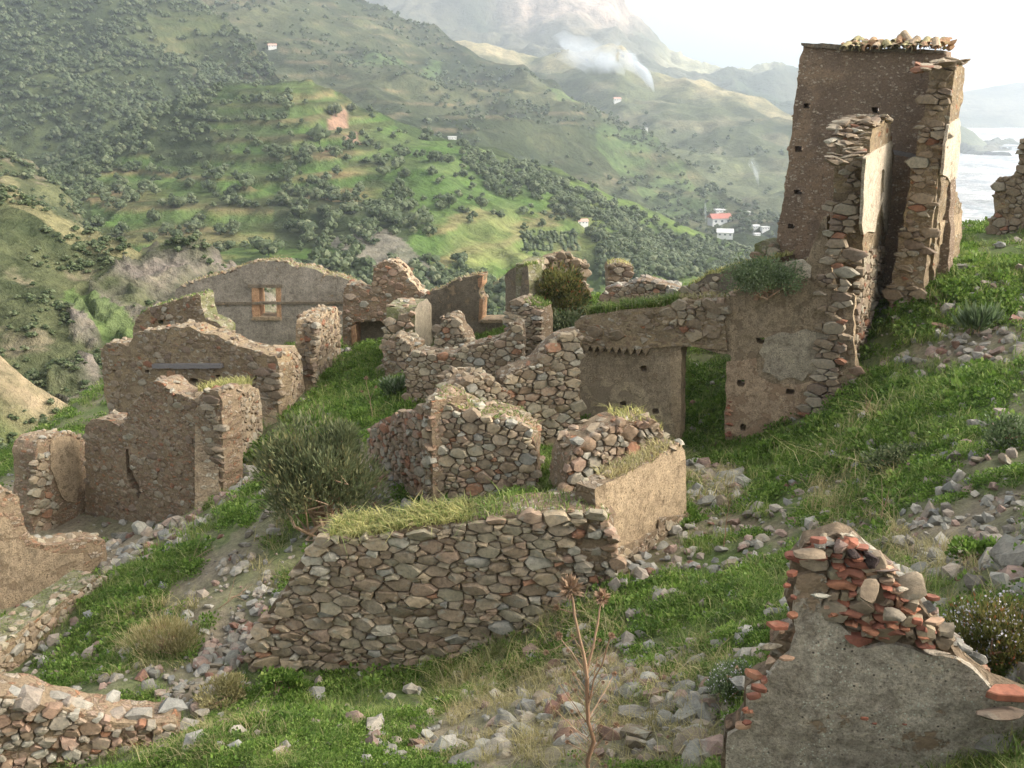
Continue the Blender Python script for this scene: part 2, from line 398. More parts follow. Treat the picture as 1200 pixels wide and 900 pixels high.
def hit(px, py):
    """where the ray through photo pixel (px,py) meets the ground"""
    d = ray(px, py)[None]*_TS[:, None]/ray(px, py)[1]
    g = ground(d[:, 0], d[:, 1])
    k = np.nonzero(d[:, 2] < g)[0]
    if not len(k) or k[0] == 0: return None
    k = k[0]; a0 = d[k-1, 2]-g[k-1]; a1 = g[k]-d[k, 2]
    f = a0/(a0+a1+1e-9)
    q = d[k-1]*(1-f)+d[k]*f
    return np.array([q[0], q[1], float(ground(q[0:1], q[1:2])[0])])
def hits(px, py):
    """vectorised hit(): returns points, ok-mask"""
    px = np.asarray(px, float); py = np.asarray(py, float)
    D = ray(px, py); D = D/D[:, 1:2]
    n = len(px); lo = np.full(n, 2.2); done = np.zeros(n, bool); Yh = np.zeros(n)
    prev = lo.copy(); prevd = None
    for T in _TS[::2]:
        q = D*T
        df = q[:, 2]-ground(q[:, 0], q[:, 1], False)
        if prevd is not None:
            new = (~done) & (df < 0) & (prevd >= 0)
            f = prevd/(prevd-df+1e-9)
            Yh[new] = (prevT+(T-prevT)*f)[new]; done |= new
        prevd = df; prevT = T
    pts = D*Yh[:, None]
    pts[:, 2] = ground(pts[:, 0], pts[:, 1])
    return pts, done

# masks in the plane of the ground: bare earth and rubble against green growth
BARE = [[(115,655),(140,625),(230,598),(300,545),(318,555),(235,625),(135,675)], [(195,700),(330,575),(345,590),(215,735)], [(470,880),(540,830),(640,790),(720,760),(780,800),(850,820),(850,900),(560,905)], [(190,810),(300,640),(350,690),(290,780),(240,850),(190,850)],
        [(800,545),(870,540),(880,590),(820,600)], [(700,640),(830,600),(930,620),(900,670),(720,690)], [(0,700),(110,690),(90,720),(20,790),(0,790)],
        [(1040,600),(1200,570),(1200,660),(1080,670)], [(360,560),(430,520),(470,560),(440,600),(380,610)], [(1080,400),(1200,380),(1200,430),(1060,440)],
        [(170,730),(330,590),(350,600),(200,760)], [(0,560),(100,560),(240,600),(100,640),(0,650)]]
GREEN = [[(700,700),(860,620),(930,640),(900,720),(760,750)], [(60,790),(130,680),(290,560),(320,560),(200,680),(120,800)], [(790,430),(860,420),(850,530),(790,520)], [(860,560),(1050,430),(1200,440),(1180,500),(960,560)],
         [(1000,400),(1130,300),(1200,300),(1200,370),(1060,400)], [(380,410),(480,410),(470,490),(400,500),(330,530)], [(250,860),(420,840),(400,900),(200,900)]]
def soft(px, py, polys, soft_px=14, seed=0):
    m = np.zeros(px.shape)
    wx = px+soft_px*fbm2(px, py, 1/40, 3, seed); wy = py+soft_px*fbm2(px, py, 1/40, 3, seed+3)
    for q in polys: m = np.maximum(m, inpoly(wx, wy, q).astype(float))
    return m
def build_ground():
    na, nr = 520, 470
    ang = np.linspace(-R(58), R(58), na); rad = 1.6*(112/1.6)**np.linspace(0, 1, nr)
    A, Rr = np.meshgrid(ang, rad)
    x = Rr*np.sin(A); y = Rr*np.cos(A)-3
    z = ground(x, y)
    z += .012*fbm2(x, y, 9, 3, 8)
    px, py = proj(np.stack([x, y, z], -1))
    bare = soft(px, py, BARE, 16, 1); green = soft(px, py, GREEN, 16, 2)
    n = fbm2(x, y, .8, 4, 9)
    b = np.clip(.32+.6*n+.45*bare-.5*green, 0, 1)[..., None]
    gr = np.array([.10, .14, .04]); br = np.array([.24, .20, .135]); far = np.array([.09, .11, .045])
    c = gr*(1-b)+br*b
    fm = sstep(38, 60, y)[..., None]
    c = c*(1-fm)+far*fm
    idx = np.arange(na*nr).reshape(nr, na)
    f = np.stack([idx[:-1, :-1], idx[:-1, 1:], idx[1:, 1:], idx[1:, :-1]], -1).reshape(-1, 4)
    me = mesh('ground', np.stack([x, y, z], -1).reshape(-1, 3), f, M['ground'], colr=c.reshape(-1, 3), smooth=True)
    put(link('ground', me), kind='structure')
build_ground()

# ------------------------------------------------------------------ the valley and the hills beyond
HG = {}
def hill(name, lines, nc, nr, amps, colfn, mat, xr=(-260, 1460), back=.12, warp=None, margin=None):
    """lines: nearer to farther, each a list of (px,py,Y) along the slope; the last is the crest"""
    us = np.linspace(xr[0], xr[1], nc)
    L = []
    for ln in lines:
        a = np.array(ln, float)
        py = np.interp(us, a[:, 0], a[:, 1]); Y = np.interp(us, a[:, 0], a[:, 2])
        k = np.ones(9)/9
        L.append(P(us, py, Y))
    rows = []
    seg = nr//(len(L)-1)
    for i in range(len(L)-1):
        for j in range(seg):
            rows.append(L[i]*(1-j/seg)+L[i+1]*(j/seg))
    rows.append(L[-1])
    crest = L[-1]
    for j in range(1, 7):
        q = crest.copy(); s = back*j/6
        q[:, :2] *= 1+s; q[:, 2] -= crest[:, 1]*s*(.25+.5*j/6)
        rows.append(q)
    g = np.array(rows)
    px0, py0 = proj(g)
    for amp, fr, o, kind in amps:
        q = g.copy(); q[..., 2] *= .6
        n = fbm(q, fr, o, amp)
        if kind == 'ridge': n = .5-np.abs(n)*1.6
        g[..., 2] += amp*n
    if warp: g = warp(g, px0, py0)
    px, py = proj(g)
    c = colfn(g, px0, py0)
    idx = np.arange(g.shape[0]*g.shape[1]).reshape(g.shape[:2])
    f = np.stack([idx[:-1, :-1], idx[:-1, 1:], idx[1:, 1:], idx[1:, :-1]], -1).reshape(-1, 4)
    me = mesh(name, g.reshape(-1, 3), f, mat, colr=c.reshape(-1, 3), smooth=True)
    put(link(name, me), kind='structure')
    HG[name] = (us, g, px, py, nr)
    return g
def hill_pts(name, n, maskfn, seed=0, cap=None, xr=(0, 1200), yr=(0, 600)):
    """points scattered over a hill, thinned by maskfn"""
    us, g, px, py, nr = HG[name]
    r = np.random.default_rng(seed)
    i = r.integers(0, g.shape[0]-8, n*4); j = r.integers(0, g.shape[1]-1, n*4)
    a = g[i+1, j]-g[i, j]; b = g[i, j+1]-g[i, j]
    pa = (px[i+1, j]-px[i, j]); 
    area = np.linalg.norm(np.cross(a, b), axis=1)
    u, v = r.random(n*4), r.random(n*4)
    p = g[i, j]+a*u[:, None]+b*v[:, None]
    x, y = proj(p)
    pr = area/np.percentile(area, 90)
    ok = (r.random(n*4) < pr*maskfn(p, x, y)) & (x > xr[0]-40) & (x < xr[1]+40) & (y > yr[0]-60) & (y < yr[1])
    p = p[ok]; x = x[ok]; y = y[ok]
    return p[:n], x[:n], y[:n]
def lerp(a, b, t): return np.array(a)*(1-t[..., None])+np.array(b)*t[..., None]

GRS, GRD, SCR, SOIL, ROCKC, OCH = (.068, .115, .030), (.052, .075, .028), (.040, .05, .025), (.23, .145, .10), (.20, .165, .135), (.24, .19, .095)
# --- green terraced hill
HB_G = [[(95,215),(200,150),(236,112),(300,100),(366,98),(420,128),(500,155),(560,178),(630,205),(690,240),(700,262),(670,300),(600,330),(560,345),(420,320),(320,310),(230,310),(160,285),(100,262)]]
HB_S = [[(318,214),(365,210),(400,232),(470,226),(500,250),(478,290),(430,312),(375,292),(332,292),(316,250)], [(0,225),(60,200),(100,225),(104,262),(150,300),(0,300)], [(170,100),(250,112),(250,165),(150,180),(60,215)], [(440,300),(600,330),(600,400),(330,400),(340,310)]]
HB_R = [[(384,137),(404,134),(410,142),(386,146)],[(376,168),(394,160),(396,168),(378,174)],[(402,152),(420,152),(422,162),(404,164)]]
HB_B = [[(365,270),(440,268),(480,290),(520,330),(440,330),(400,296)]]
def col_green(g, px, py):
    n = fbm(g, 1/60, 4, 2); n2 = fbm(g, 1/22, 4, 3)
    gm = soft(px, py, HB_G, 6, 1); sm = soft(px, py, HB_S, 10, 2); rm = soft(px, py, HB_R, 4, 3); bm = soft(px, py, HB_B, 6, 4)
    c = lerp(SCR, GRD, np.clip(.45+1.1*n, 0, 1))
    cg = lerp(GRS, (.10, .13, .05), np.clip(.35+.9*n2, 0, 1))
    # terrace banks: earth and dry stone showing between the grassy treads
    z = g[..., 2]+3*fbm(g, 1/90, 2, 6)
    band = np.abs(((z/5.2) % 1)-.5)*2
    tm = sstep(.62, .88, band)*np.clip(.7+1.0*n, 0, 1)*sstep(460, 380, px)*sstep(95, 130, py)
    tm = np.maximum(tm, sstep(.7, .9, band)*.8*((px > 500) & (py > 245)))
    cg = cg*(1-.75*tm[..., None])+np.array((.21, .15, .085))*.75*tm[..., None]
    z2 = g[..., 2]+2*fbm(g, 1/60, 2, 16)
    ln = sstep(.42, .72, np.abs(((z2/5.0) % 1)-.5)*2)*np.clip(.75+1.1*fbm(g, 1/35, 3, 17), 0, 1)*sstep(95, 112, py)
    cg = lerp_m(cg, (.055, .058, .028), .85*ln*sstep(520, 430, px))
    cg = lerp_m(cg, (.20, .135, .075), .7*sstep(.55, .8, np.abs(((z2/5.0+.3) % 1)-.5)*2)*np.clip(.35+1.3*fbm(g, 1/50, 3, 18), 0, 1)*sstep(470, 400, px))
    dk = ((px < 330)*sstep(200, 120, py))[..., None]
    cg = cg*(1-.45*dk)+np.array(SCR)*.45*dk
    c = c*(1-gm[..., None])+cg*gm[..., None]
    c = c*(1-.9*sm[..., None])+np.array(SCR)*.9*sm[..., None]
    c = c*(1-.8*bm[..., None])+np.array((.17, .15, .12))*.8*bm[..., None]
    c = c*(1-rm[..., None])+np.array(SOIL)*rm[..., None]
    og = ((px > 560) & (gm < .5) & (py > 200))[..., None]*np.clip(.5+1.6*n2, 0, 1)[..., None]
    c = c*(1-.75*og)+np.array((.13, .18, .05))*.75*og
    ly = sstep(500, 560, px)*sstep(235, 255, py)*sstep(720, 680, px)*sstep(330, 300, py)
    c = lerp_m(c, (.19, .19, .075), ly*.7*np.clip(.6+n2, 0, 1))
    return c
def lerp_m(c, b, m): return c*(1-m[..., None])+np.array(b)*m[..., None]
def warp_terr(g, px, py):
    m = sstep(470, 400, px)*sstep(80, 110, py)*soft(px, py, HB_G, 6, 1)
    m = np.maximum(m, ((px > 500) & (px < 700) & (py > 245))*.8)
    h = 5.2
    zz = g[..., 2]/h; fr = zz-np.floor(zz)
    st = h*(np.floor(zz)+sstep(.55, 1, fr))
    g[..., 2] = g[..., 2]*(1-.6*m)+st*.6*m
    return g
hill('terraced_hill', [
    [(-260,640,90),(0,600,110),(300,560,125),(700,520,140),(1460,560,150)],
    [(-260,420,170),(0,360,190),(200,340,205),(420,345,215),(600,360,230),(800,350,280),(1000,345,320),(1460,345,330)],
    [(-260,300,280),(0,260,290),(100,245,300),(330,200,315),(520,235,310),(650,270,320),(800,305,370),(1000,318,400),(1460,320,400)],
    [(-260,240,380),(0,222,390),(60,190,400),(120,160,410),(180,128,420),(236,106,430),(300,100,440),(365,97,440),(420,127,440),(500,150,440),(560,168,440),(620,192,440),(700,225,440),(800,268,450),(900,300,455),(1000,312,460),(1460,315,460)]],
    430, 330, [(7, 1/110, 3, ''), (3.0, 1/30, 4, ''), (.8, 1/8, 3, '')], col_green, M['hillmid'], warp=warp_terr)
# --- wooded slope behind it, left
def col_slope(g, px, py):
    n = fbm(g, 1/130, 4, 12); n2 = fbm(g, 1/45, 4, 13)
    c = lerp((.036, .046, .022), (.08, .095, .04), np.clip(.3+1.2*n, 0, 1))
    band = np.abs(((g[..., 2]/7) % 1)-.5)*2
    tm = sstep(.6, .9, band)*np.clip(.4+n2, 0, 1)*sstep(150, 260, px)
    c = lerp_m(c, (.22, .16, .09), .6*tm)
    c = lerp_m(c, (.23, .20, .11), sstep(.15, .5, n2)*.5*sstep(100, 300, px))
    return c
hill('wooded_slope', [
    [(-260,420,330),(0,380,380),(400,330,480),(700,320,480),(1460,360,480)],
    [(-260,240,470),(0,200,480),(120,155,500),(236,140,520),(300,128,540),(420,160,540),(600,215,520),(800,290,500),(1460,340,500)],
    [(-260,0,640),(0,-20,650),(120,0,660),(240,70,640),(300,110,600),(350,125,580),(430,160,560),(600,220,530),(800,300,510),(1460,350,505)],
    [(-260,-220,900),(0,-170,850),(110,-80,800),(180,-30,760),(240,10,720),(290,58,660),(335,102,600),(400,150,580),(600,225,540),(800,305,515),(1460,355,510)]],
    330, 210, [(16, 1/160, 4, 'ridge'), (5, 1/45, 4, ''), (1.6, 1/14, 3, '')], col_slope, M['hillmid'])
# --- long farmed slope running down to the valley
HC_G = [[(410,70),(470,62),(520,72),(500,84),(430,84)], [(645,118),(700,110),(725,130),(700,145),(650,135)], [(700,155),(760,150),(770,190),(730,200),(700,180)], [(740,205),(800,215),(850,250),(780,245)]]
def col_farm(g, px, py):
    n = fbm(g, 1/150, 4, 22); n2 = fbm(g, 1/50, 4, 23)
    c = lerp((.038, .048, .024), (.10, .105, .055), np.clip(.42+1.3*n, 0, 1))
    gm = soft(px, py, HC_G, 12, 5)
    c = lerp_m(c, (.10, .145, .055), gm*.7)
    band = np.abs((((g[..., 2]+8*n)/9) % 1)-.5)*2
    c = lerp_m(c, (.24, .18, .11), .6*sstep(.6, .9, band)*np.clip(.3+1.3*n2, 0, 1))
    c = lerp_m(c, (.045, .055, .03), .7*sstep(.1, .4, fbm(g, 1/25, 3, 25)))
    return c
hill('farmed_slope', [
    [(-260,300,500),(300,280,520),(560,280,530),(800,300,520),(1000,330,500),(1460,360,500)],
    [(-260,100,700),(300,140,640),(450,170,620),(600,190,600),(700,215,590),(800,262,560),(880,290,540),(1000,320,520),(1460,350,510)],
    [(-260,-60,950),(240,60,800),(380,90,780),(500,110,760),(600,130,740),(700,175,700),(780,225,640),(860,262,600),(1000,300,560),(1460,345,530)],
    [(-260,-250,1400),(100,-190,1250),(300,-70,1150),(400,0,1100),(460,24,1080),(520,48,1040),(560,66,1010),(600,86,980),(650,102,940),(700,135,880),(750,165,820),(800,205,740),(860,245,660),(930,275,600),(1000,296,570),(1460,340,540)]],
    330, 220, [(22, 1/220, 4, 'ridge'), (7, 1/60, 4, ''), (2, 1/18, 3, '')], col_farm, M['hillmid'])
# --- spur with the sunlit crest
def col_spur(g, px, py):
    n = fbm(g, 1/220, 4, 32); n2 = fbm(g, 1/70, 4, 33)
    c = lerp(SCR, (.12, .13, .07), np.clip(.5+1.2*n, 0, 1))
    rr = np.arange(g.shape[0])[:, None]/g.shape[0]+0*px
    c = lerp_m(c, (.40, .33, .19), sstep(.80, .95, rr)*np.clip(.6+n2, 0, 1))  # sunlight on the crest painted in as a paler straw colour
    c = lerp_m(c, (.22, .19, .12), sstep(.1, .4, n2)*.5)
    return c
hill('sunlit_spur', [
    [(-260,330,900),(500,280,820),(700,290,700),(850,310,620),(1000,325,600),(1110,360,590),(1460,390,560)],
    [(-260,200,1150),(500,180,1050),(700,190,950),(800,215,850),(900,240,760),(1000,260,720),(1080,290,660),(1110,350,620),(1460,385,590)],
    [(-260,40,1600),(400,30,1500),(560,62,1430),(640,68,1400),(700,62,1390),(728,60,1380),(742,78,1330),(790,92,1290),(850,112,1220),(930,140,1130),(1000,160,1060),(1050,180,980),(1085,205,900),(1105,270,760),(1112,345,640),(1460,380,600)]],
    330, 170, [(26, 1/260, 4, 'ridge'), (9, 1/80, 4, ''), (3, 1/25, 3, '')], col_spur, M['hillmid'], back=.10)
# --- high mountain with cliffs
def col_mtn(g, px, py):
    n = fbm(g, 1/300, 4, 42); n2 = fbm(g*np.array([1, 1, .35]), 1/60, 5, 43)
    c = lerp((.05, .065, .035), (.13, .12, .08), np.clip(.5+1.3*n, 0, 1))
    cl = sstep(50, 5, py+18*n2)*sstep(560, 620, px)*sstep(800, 740, px)
    c = lerp_m(c, (.40, .31, .24), cl)
    c = lerp_m(c, (.20, .155, .12), cl*sstep(.0, .3, n2))
    c = lerp_m(c, (.45, .42, .25), sstep(95, 74, py)*sstep(760, 800, px)*.7)
    return c
hill('high_mountain', [
    [(-260,260,1700),(500,220,1650),(900,220,1500),(1100,200,1500),(1460,220,1400)],
    [(-260,60,2100),(400,90,2050),(600,92,1950),(760,120,1850),(900,150,1750),(1100,190,1700),(1460,215,1600)],
    [(-260,-30,2400),(400,20,2400),(560,40,2300),(660,48,2200),(740,70,2150),(850,105,2050),(1000,140,1950),(1100,185,1750),(1460,212,1650)],
    [(-260,-120,3000),(300,-110,2900),(420,-100,2850),(540,-95,2750),(640,-70,2650),(720,-28,2600),(736,8,2600),(760,30,2580),(775,48,2560),(800,60,2500),(830,66,2460),(870,64,2400),(905,72,2350),(935,90,2300),(980,112,2200),(1040,140,2000),(1100,182,1800),(1460,210,1700)]],
    380, 200, [(60, 1/420, 5, 'ridge'), (20, 1/110, 5, 'ridge'), (6, 1/40, 3, '')], col_mtn, M['hillfar'], back=.1)
# --- far hill across the river, right
hill('far_river_hill', [
    [(-260,200,2300),(900,200,2300),(1100,160,2250),(1460,150,2200)],
    [(-260,160,2600),(900,150,2700),(1060,128,2750),(1100,112,2750),(1135,104,2750),(1170,99,2750),(1230,92,2750),(1460,60,2750)]],
    200, 50, [(14, 1/200, 4, ''), (5, 1/60, 3, '')], lambda g, px, py: lerp((.08, .09, .06), (.16, .15, .1), np.clip(.5+fbm(g, 1/150, 3, 52), 0, 1)), M['hillfar'])
# --- little ridge reaching down to the river by the bridge
hill('river_promontory', [
    [(-260,300,1500),(1000,240,1500),(1110,196,1540),(1165,184,1540),(1175,188,1540),(1200,206,1540),(1460,270,1500)],
    [(-260,260,1600),(1000,130,1600),(1120,142,1620),(1140,153,1620),(1160,171,1620),(1170,184,1600),(1200,204,1590),(1460,266,1560)]],
    200, 40, [(5, 1/90, 4, ''), (2, 1/25, 3, '')], lambda g, px, py: lerp((.08, .095, .05), (.16, .16, .08), np.clip(.5+fbm(g, 1/60, 3, 52), 0, 1)), M['hillmid'], back=.06)
# --- near scrubby slopes, left
HA_R = [[(105,330),(180,288),(240,285),(270,310),(330,330),(330,420),(180,420),(130,380),(100,350)], [(60,440),(120,435),(135,480),(95,500),(60,470)], [(80,360),(110,370),(120,400),(90,410)]]
HA_G = [[(75,325),(110,340),(190,400),(160,430),(130,400),(90,370),(70,345)]]
HA_T = [[(0,205),(30,228),(97,272),(167,284),(164,300),(80,292),(40,262),(0,240)]]
def col_scrub(g, px, py):
    n = fbm(g, 1/14, 4, 62); n2 = fbm(g, 1/5, 4, 63)
    c = lerp((.045, .055, .028), (.095, .10, .05), np.clip(.5+1.3*n, 0, 1))
    c = lerp_m(c, (.20, .16, .11), sstep(.2, .45, n2)*.6)
    rm = soft(px, py, HA_R, 12, 6)
    c = lerp_m(c, (.165, .14, .115), rm*np.clip(.55+1.2*n2, 0, 1))
    c = lerp_m(c, (.095, .135, .045), soft(px, py, HA_G, 8, 7)*.8)
    c = lerp_m(c, (.24, .21, .11), soft(px, py, HA_T, 5, 8)*.6)
    return c
hill('scrub_slope', [
    [(-260,480,140),(0,420,160),(100,380,170),(200,400,180),(460,500,190),(1460,560,200)],
    [(-260,300,190),(0,260,200),(60,262,205),(110,280,210),(180,330,215),(460,440,220),(1460,520,220)],
    [(-260,120,260),(-60,150,260),(0,174,255),(40,196,250),(70,222,245),(100,262,235),(150,320,230),(460,420,225),(1460,520,220)]],
    260, 120, [(4, 1/40, 4, ''), (1.8, 1/12, 4, ''), (.5, 1/4, 3, '')], col_scrub, M['hillnear'])
def warp_rock(g, px, py):
    m = soft(px, py, HA_R, 12, 6)
    q = g*np.array([1, 1, 2.2])
    g[..., 2] += m*(2.2*(.4-np.abs(fbm(q, 1/7, 4, 71)))+.9*(.4-np.abs(fbm(q, 1/2.6, 3, 72))))
    return g
hill('rocky_knoll', [
    [(-260,900,40),(0,760,46),(300,760,50),(600,700,60),(1460,700,70)],
    [(-260,560,60),(0,540,64),(100,520,66),(300,480,70),(500,480,80),(1460,560,90)],
    [(-260,330,80),(0,330,86),(97,340,90),(200,350,90),(300,380,90),(500,440,95),(1460,560,100)],
    [(-260,170,110),(-80,190,110),(0,216,108),(30,235,106),(62,256,104),(82,268,103),(100,277,102),(120,274,101),(142,277,100),(165,289,99),(178,287,100),(196,279,102),(215,280,102),(235,288,102),(252,297,102),(275,312,102),(320,340,102),(400,380,105),(500,430,105),(1460,560,110)]],
    400, 260, [(1.6, 1/24, 4, ''), (.8, 1/8, 4, ''), (.3, 1/2.2, 3, '')], col_scrub, M['hillnear'], warp=warp_rock, back=.2)
def col_low(g, px, py):
    n = fbm(g, 1/9, 4, 82); n2 = fbm(g, 1/3, 4, 83)
    rr = np.arange(g.shape[0])[:, None]/g.shape[0]+0*px
    c = lerp((.05, .068, .028), (.11, .12, .05), np.clip(.45+n, 0, 1))
    return lerp_m(c, (.29, .225, .14), sstep(.72, .86, rr+.05*n)*np.clip(.8+n2, 0, 1))
hill('lower_ridge', [
    [(-260,900,34),(0,800,40),(300,860,44),(1460,900,60)],
    [(-260,350,54),(-60,385,56),(0,418,57),(30,444,57),(60,466,57),(100,490,57),(125,520,57),(160,580,57),(220,650,57),(300,720,57),(1460,860,70)]],
    260, 120, [(.9, 1/10, 4, ''), (.35, 1/3, 4, '')], col_low, M['hillnear'], xr=(-260, 700), back=.25)
# --- river bed and the valley floor under everything
def river():
    us = np.linspace(0, 1, 160); Ys = 480*(4200/480)**np.linspace(0, 1, 200)
    X, Y = np.meshgrid(us, Ys); X = Y*.40+X*X*3000
    z = np.full(X.shape, -112.0)
    n = fbm2(X*1.0, Y*.35, 1/60, 5, 91); n2 = fbm2(X, Y*.3, 1/16, 4, 92)
    c = lerp((.50, .49, .47), (.34, .34, .34), sstep(-.15, .2, n))
    c = lerp_m(c, (.25, .28, .30), sstep(.22, .34, n2)*.8)
    g = np.stack([X, Y, z], -1)
    idx = np.arange(X.size).reshape(X.shape)
    f = np.stack([idx[:-1, :-1], idx[:-1, 1:], idx[1:, 1:], idx[1:, :-1]], -1).reshape(-1, 4)
    put(link('river_bed', mesh('river_bed', g.reshape(-1, 3), f, M['hillfar'], colr=c.reshape(-1, 3))), kind='structure')
river()
g = np.array([[-4000, -200, -125], [4000, -200, -125], [4000, 6000, -125], [-4000, 6000, -125.]])
put(link('valley_floor', mesh('valley_floor', g, [(0, 1, 2, 3)], M['hillfar'], colr=np.tile((.10, .12, .06), (4, 1)))), kind='structure')
# the slope this village stands on, behind and beside the camera
g = np.array([[-40, -60, -30], [60, -60, 24], [60, -2.6, 17], [16, -2.6, 4.2], [-8, -2.6, -4.6], [-40, -2.6, -30]])
put(link('terrain', mesh('terrain', g, [(0, 1, 2, 3, 4, 5)], M['hillnear'], colr=np.tile((.10, .12, .06), (6, 1)))), kind='structure')

# --- air
t = bpy.data.materials.new('air'); t.use_nodes = True
nt_ = t.node_tree; nt_.nodes.remove(nt_.nodes['Principled BSDF'])
pv = nt_.nodes.new('ShaderNodeVolumePrincipled')
pv.inputs['Color'].default_value = (.86, .93, 1, 1); pv.inputs['Density'].default_value = .00034; pv.inputs['Anisotropy'].default_value = .6
nt_.links.new(pv.outputs[0], nt_.nodes['Material Output'].inputs['Volume'])
HX0, HX1, HY0, HY1, HZ0, HZ1 = -4100, 4100, -250, 6100, -127, 520
bx = [(x, y, z) for x in (HX0, HX1) for y in (HY0, HY1) for z in (HZ0, HZ1)]
put(link('haze', mesh('haze', bx, [(0, 1, 3, 2), (4, 6, 7, 5), (0, 4, 5, 1), (2, 3, 7, 6), (0, 2, 6, 4), (1, 5, 7, 3)], t)), kind='stuff')
# ------------------------------------------------------------------ walls
class Plane:
    """vertical plane through two plan points; s runs along it, z up, n faces the viewer"""
    def __init__(s, a, b):
        s.A = P(*a); s.B = P(*b)
        d = s.B[:2]-s.A[:2]; s.L = np.linalg.norm(d); s.d = d/s.L
        s.n = np.array([s.d[1], -s.d[0]])
        if s.n@(-s.A[:2]) < 0: s.n = -s.n
        s.Y = (s.A[1]+s.B[1])/2
    def uv(s, pts):
        """photo outline -> (s, z) on the plane"""
        out = []
        for px, py in pts:
            r = ray(px, py); k = (s.A[:2]@s.n)/(r[:2]@s.n); q = r*k
            out.append(((q[:2]-s.A[:2])@s.d, q[2]))
        return np.array(out)
    def w(s, a, z, depth=0.0):
        """(s,z,depth outwards) -> world"""
        a = np.asarray(a, float); z = np.asarray(z, float)
        depth = np.asarray(depth, float)+0*a
        return np.stack([s.A[0]+s.d[0]*a+s.n[0]*depth, s.A[1]+s.d[1]*a+s.n[1]*depth, z], -1)
class PlaneW(Plane):
    def __init__(s, a, b):
        s.A = np.array(a, float); s.B = np.array(b, float)
        d = s.B[:2]-s.A[:2]; s.L = np.linalg.norm(d); s.d = d/s.L
        s.n = np.array([s.d[1], -s.d[0]])
        if s.n@(-s.A[:2]) < 0: s.n = -s.n
        s.Y = s.A[1]
def clamp0(uv):
    uv = uv.copy(); uv[:, 0] = np.maximum(uv[:, 0], 0); return uv
def rough_outline(uv, step=.12, amp=.025, seed=0):
    out = []
    n = len(uv)
    for i in range(n):
        a, b = uv[i], uv[(i+1) % n]
        k = max(1, int(np.linalg.norm(b-a)/step))
        for j in range(k):
            p = a+(b-a)*j/k
            out.append(p)
    out = np.array(out)
    q = np.stack([out[:, 0], out[:, 1], np.full(len(out), seed*3.7)], -1)
    out = out+amp*np.stack([fbm(q, 3.5, 3, 1)+.6*fbm(q, 11, 2, 3), fbm(q, 3.5, 3, 2)+.6*fbm(q, 11, 2, 4)], -1)
    return out
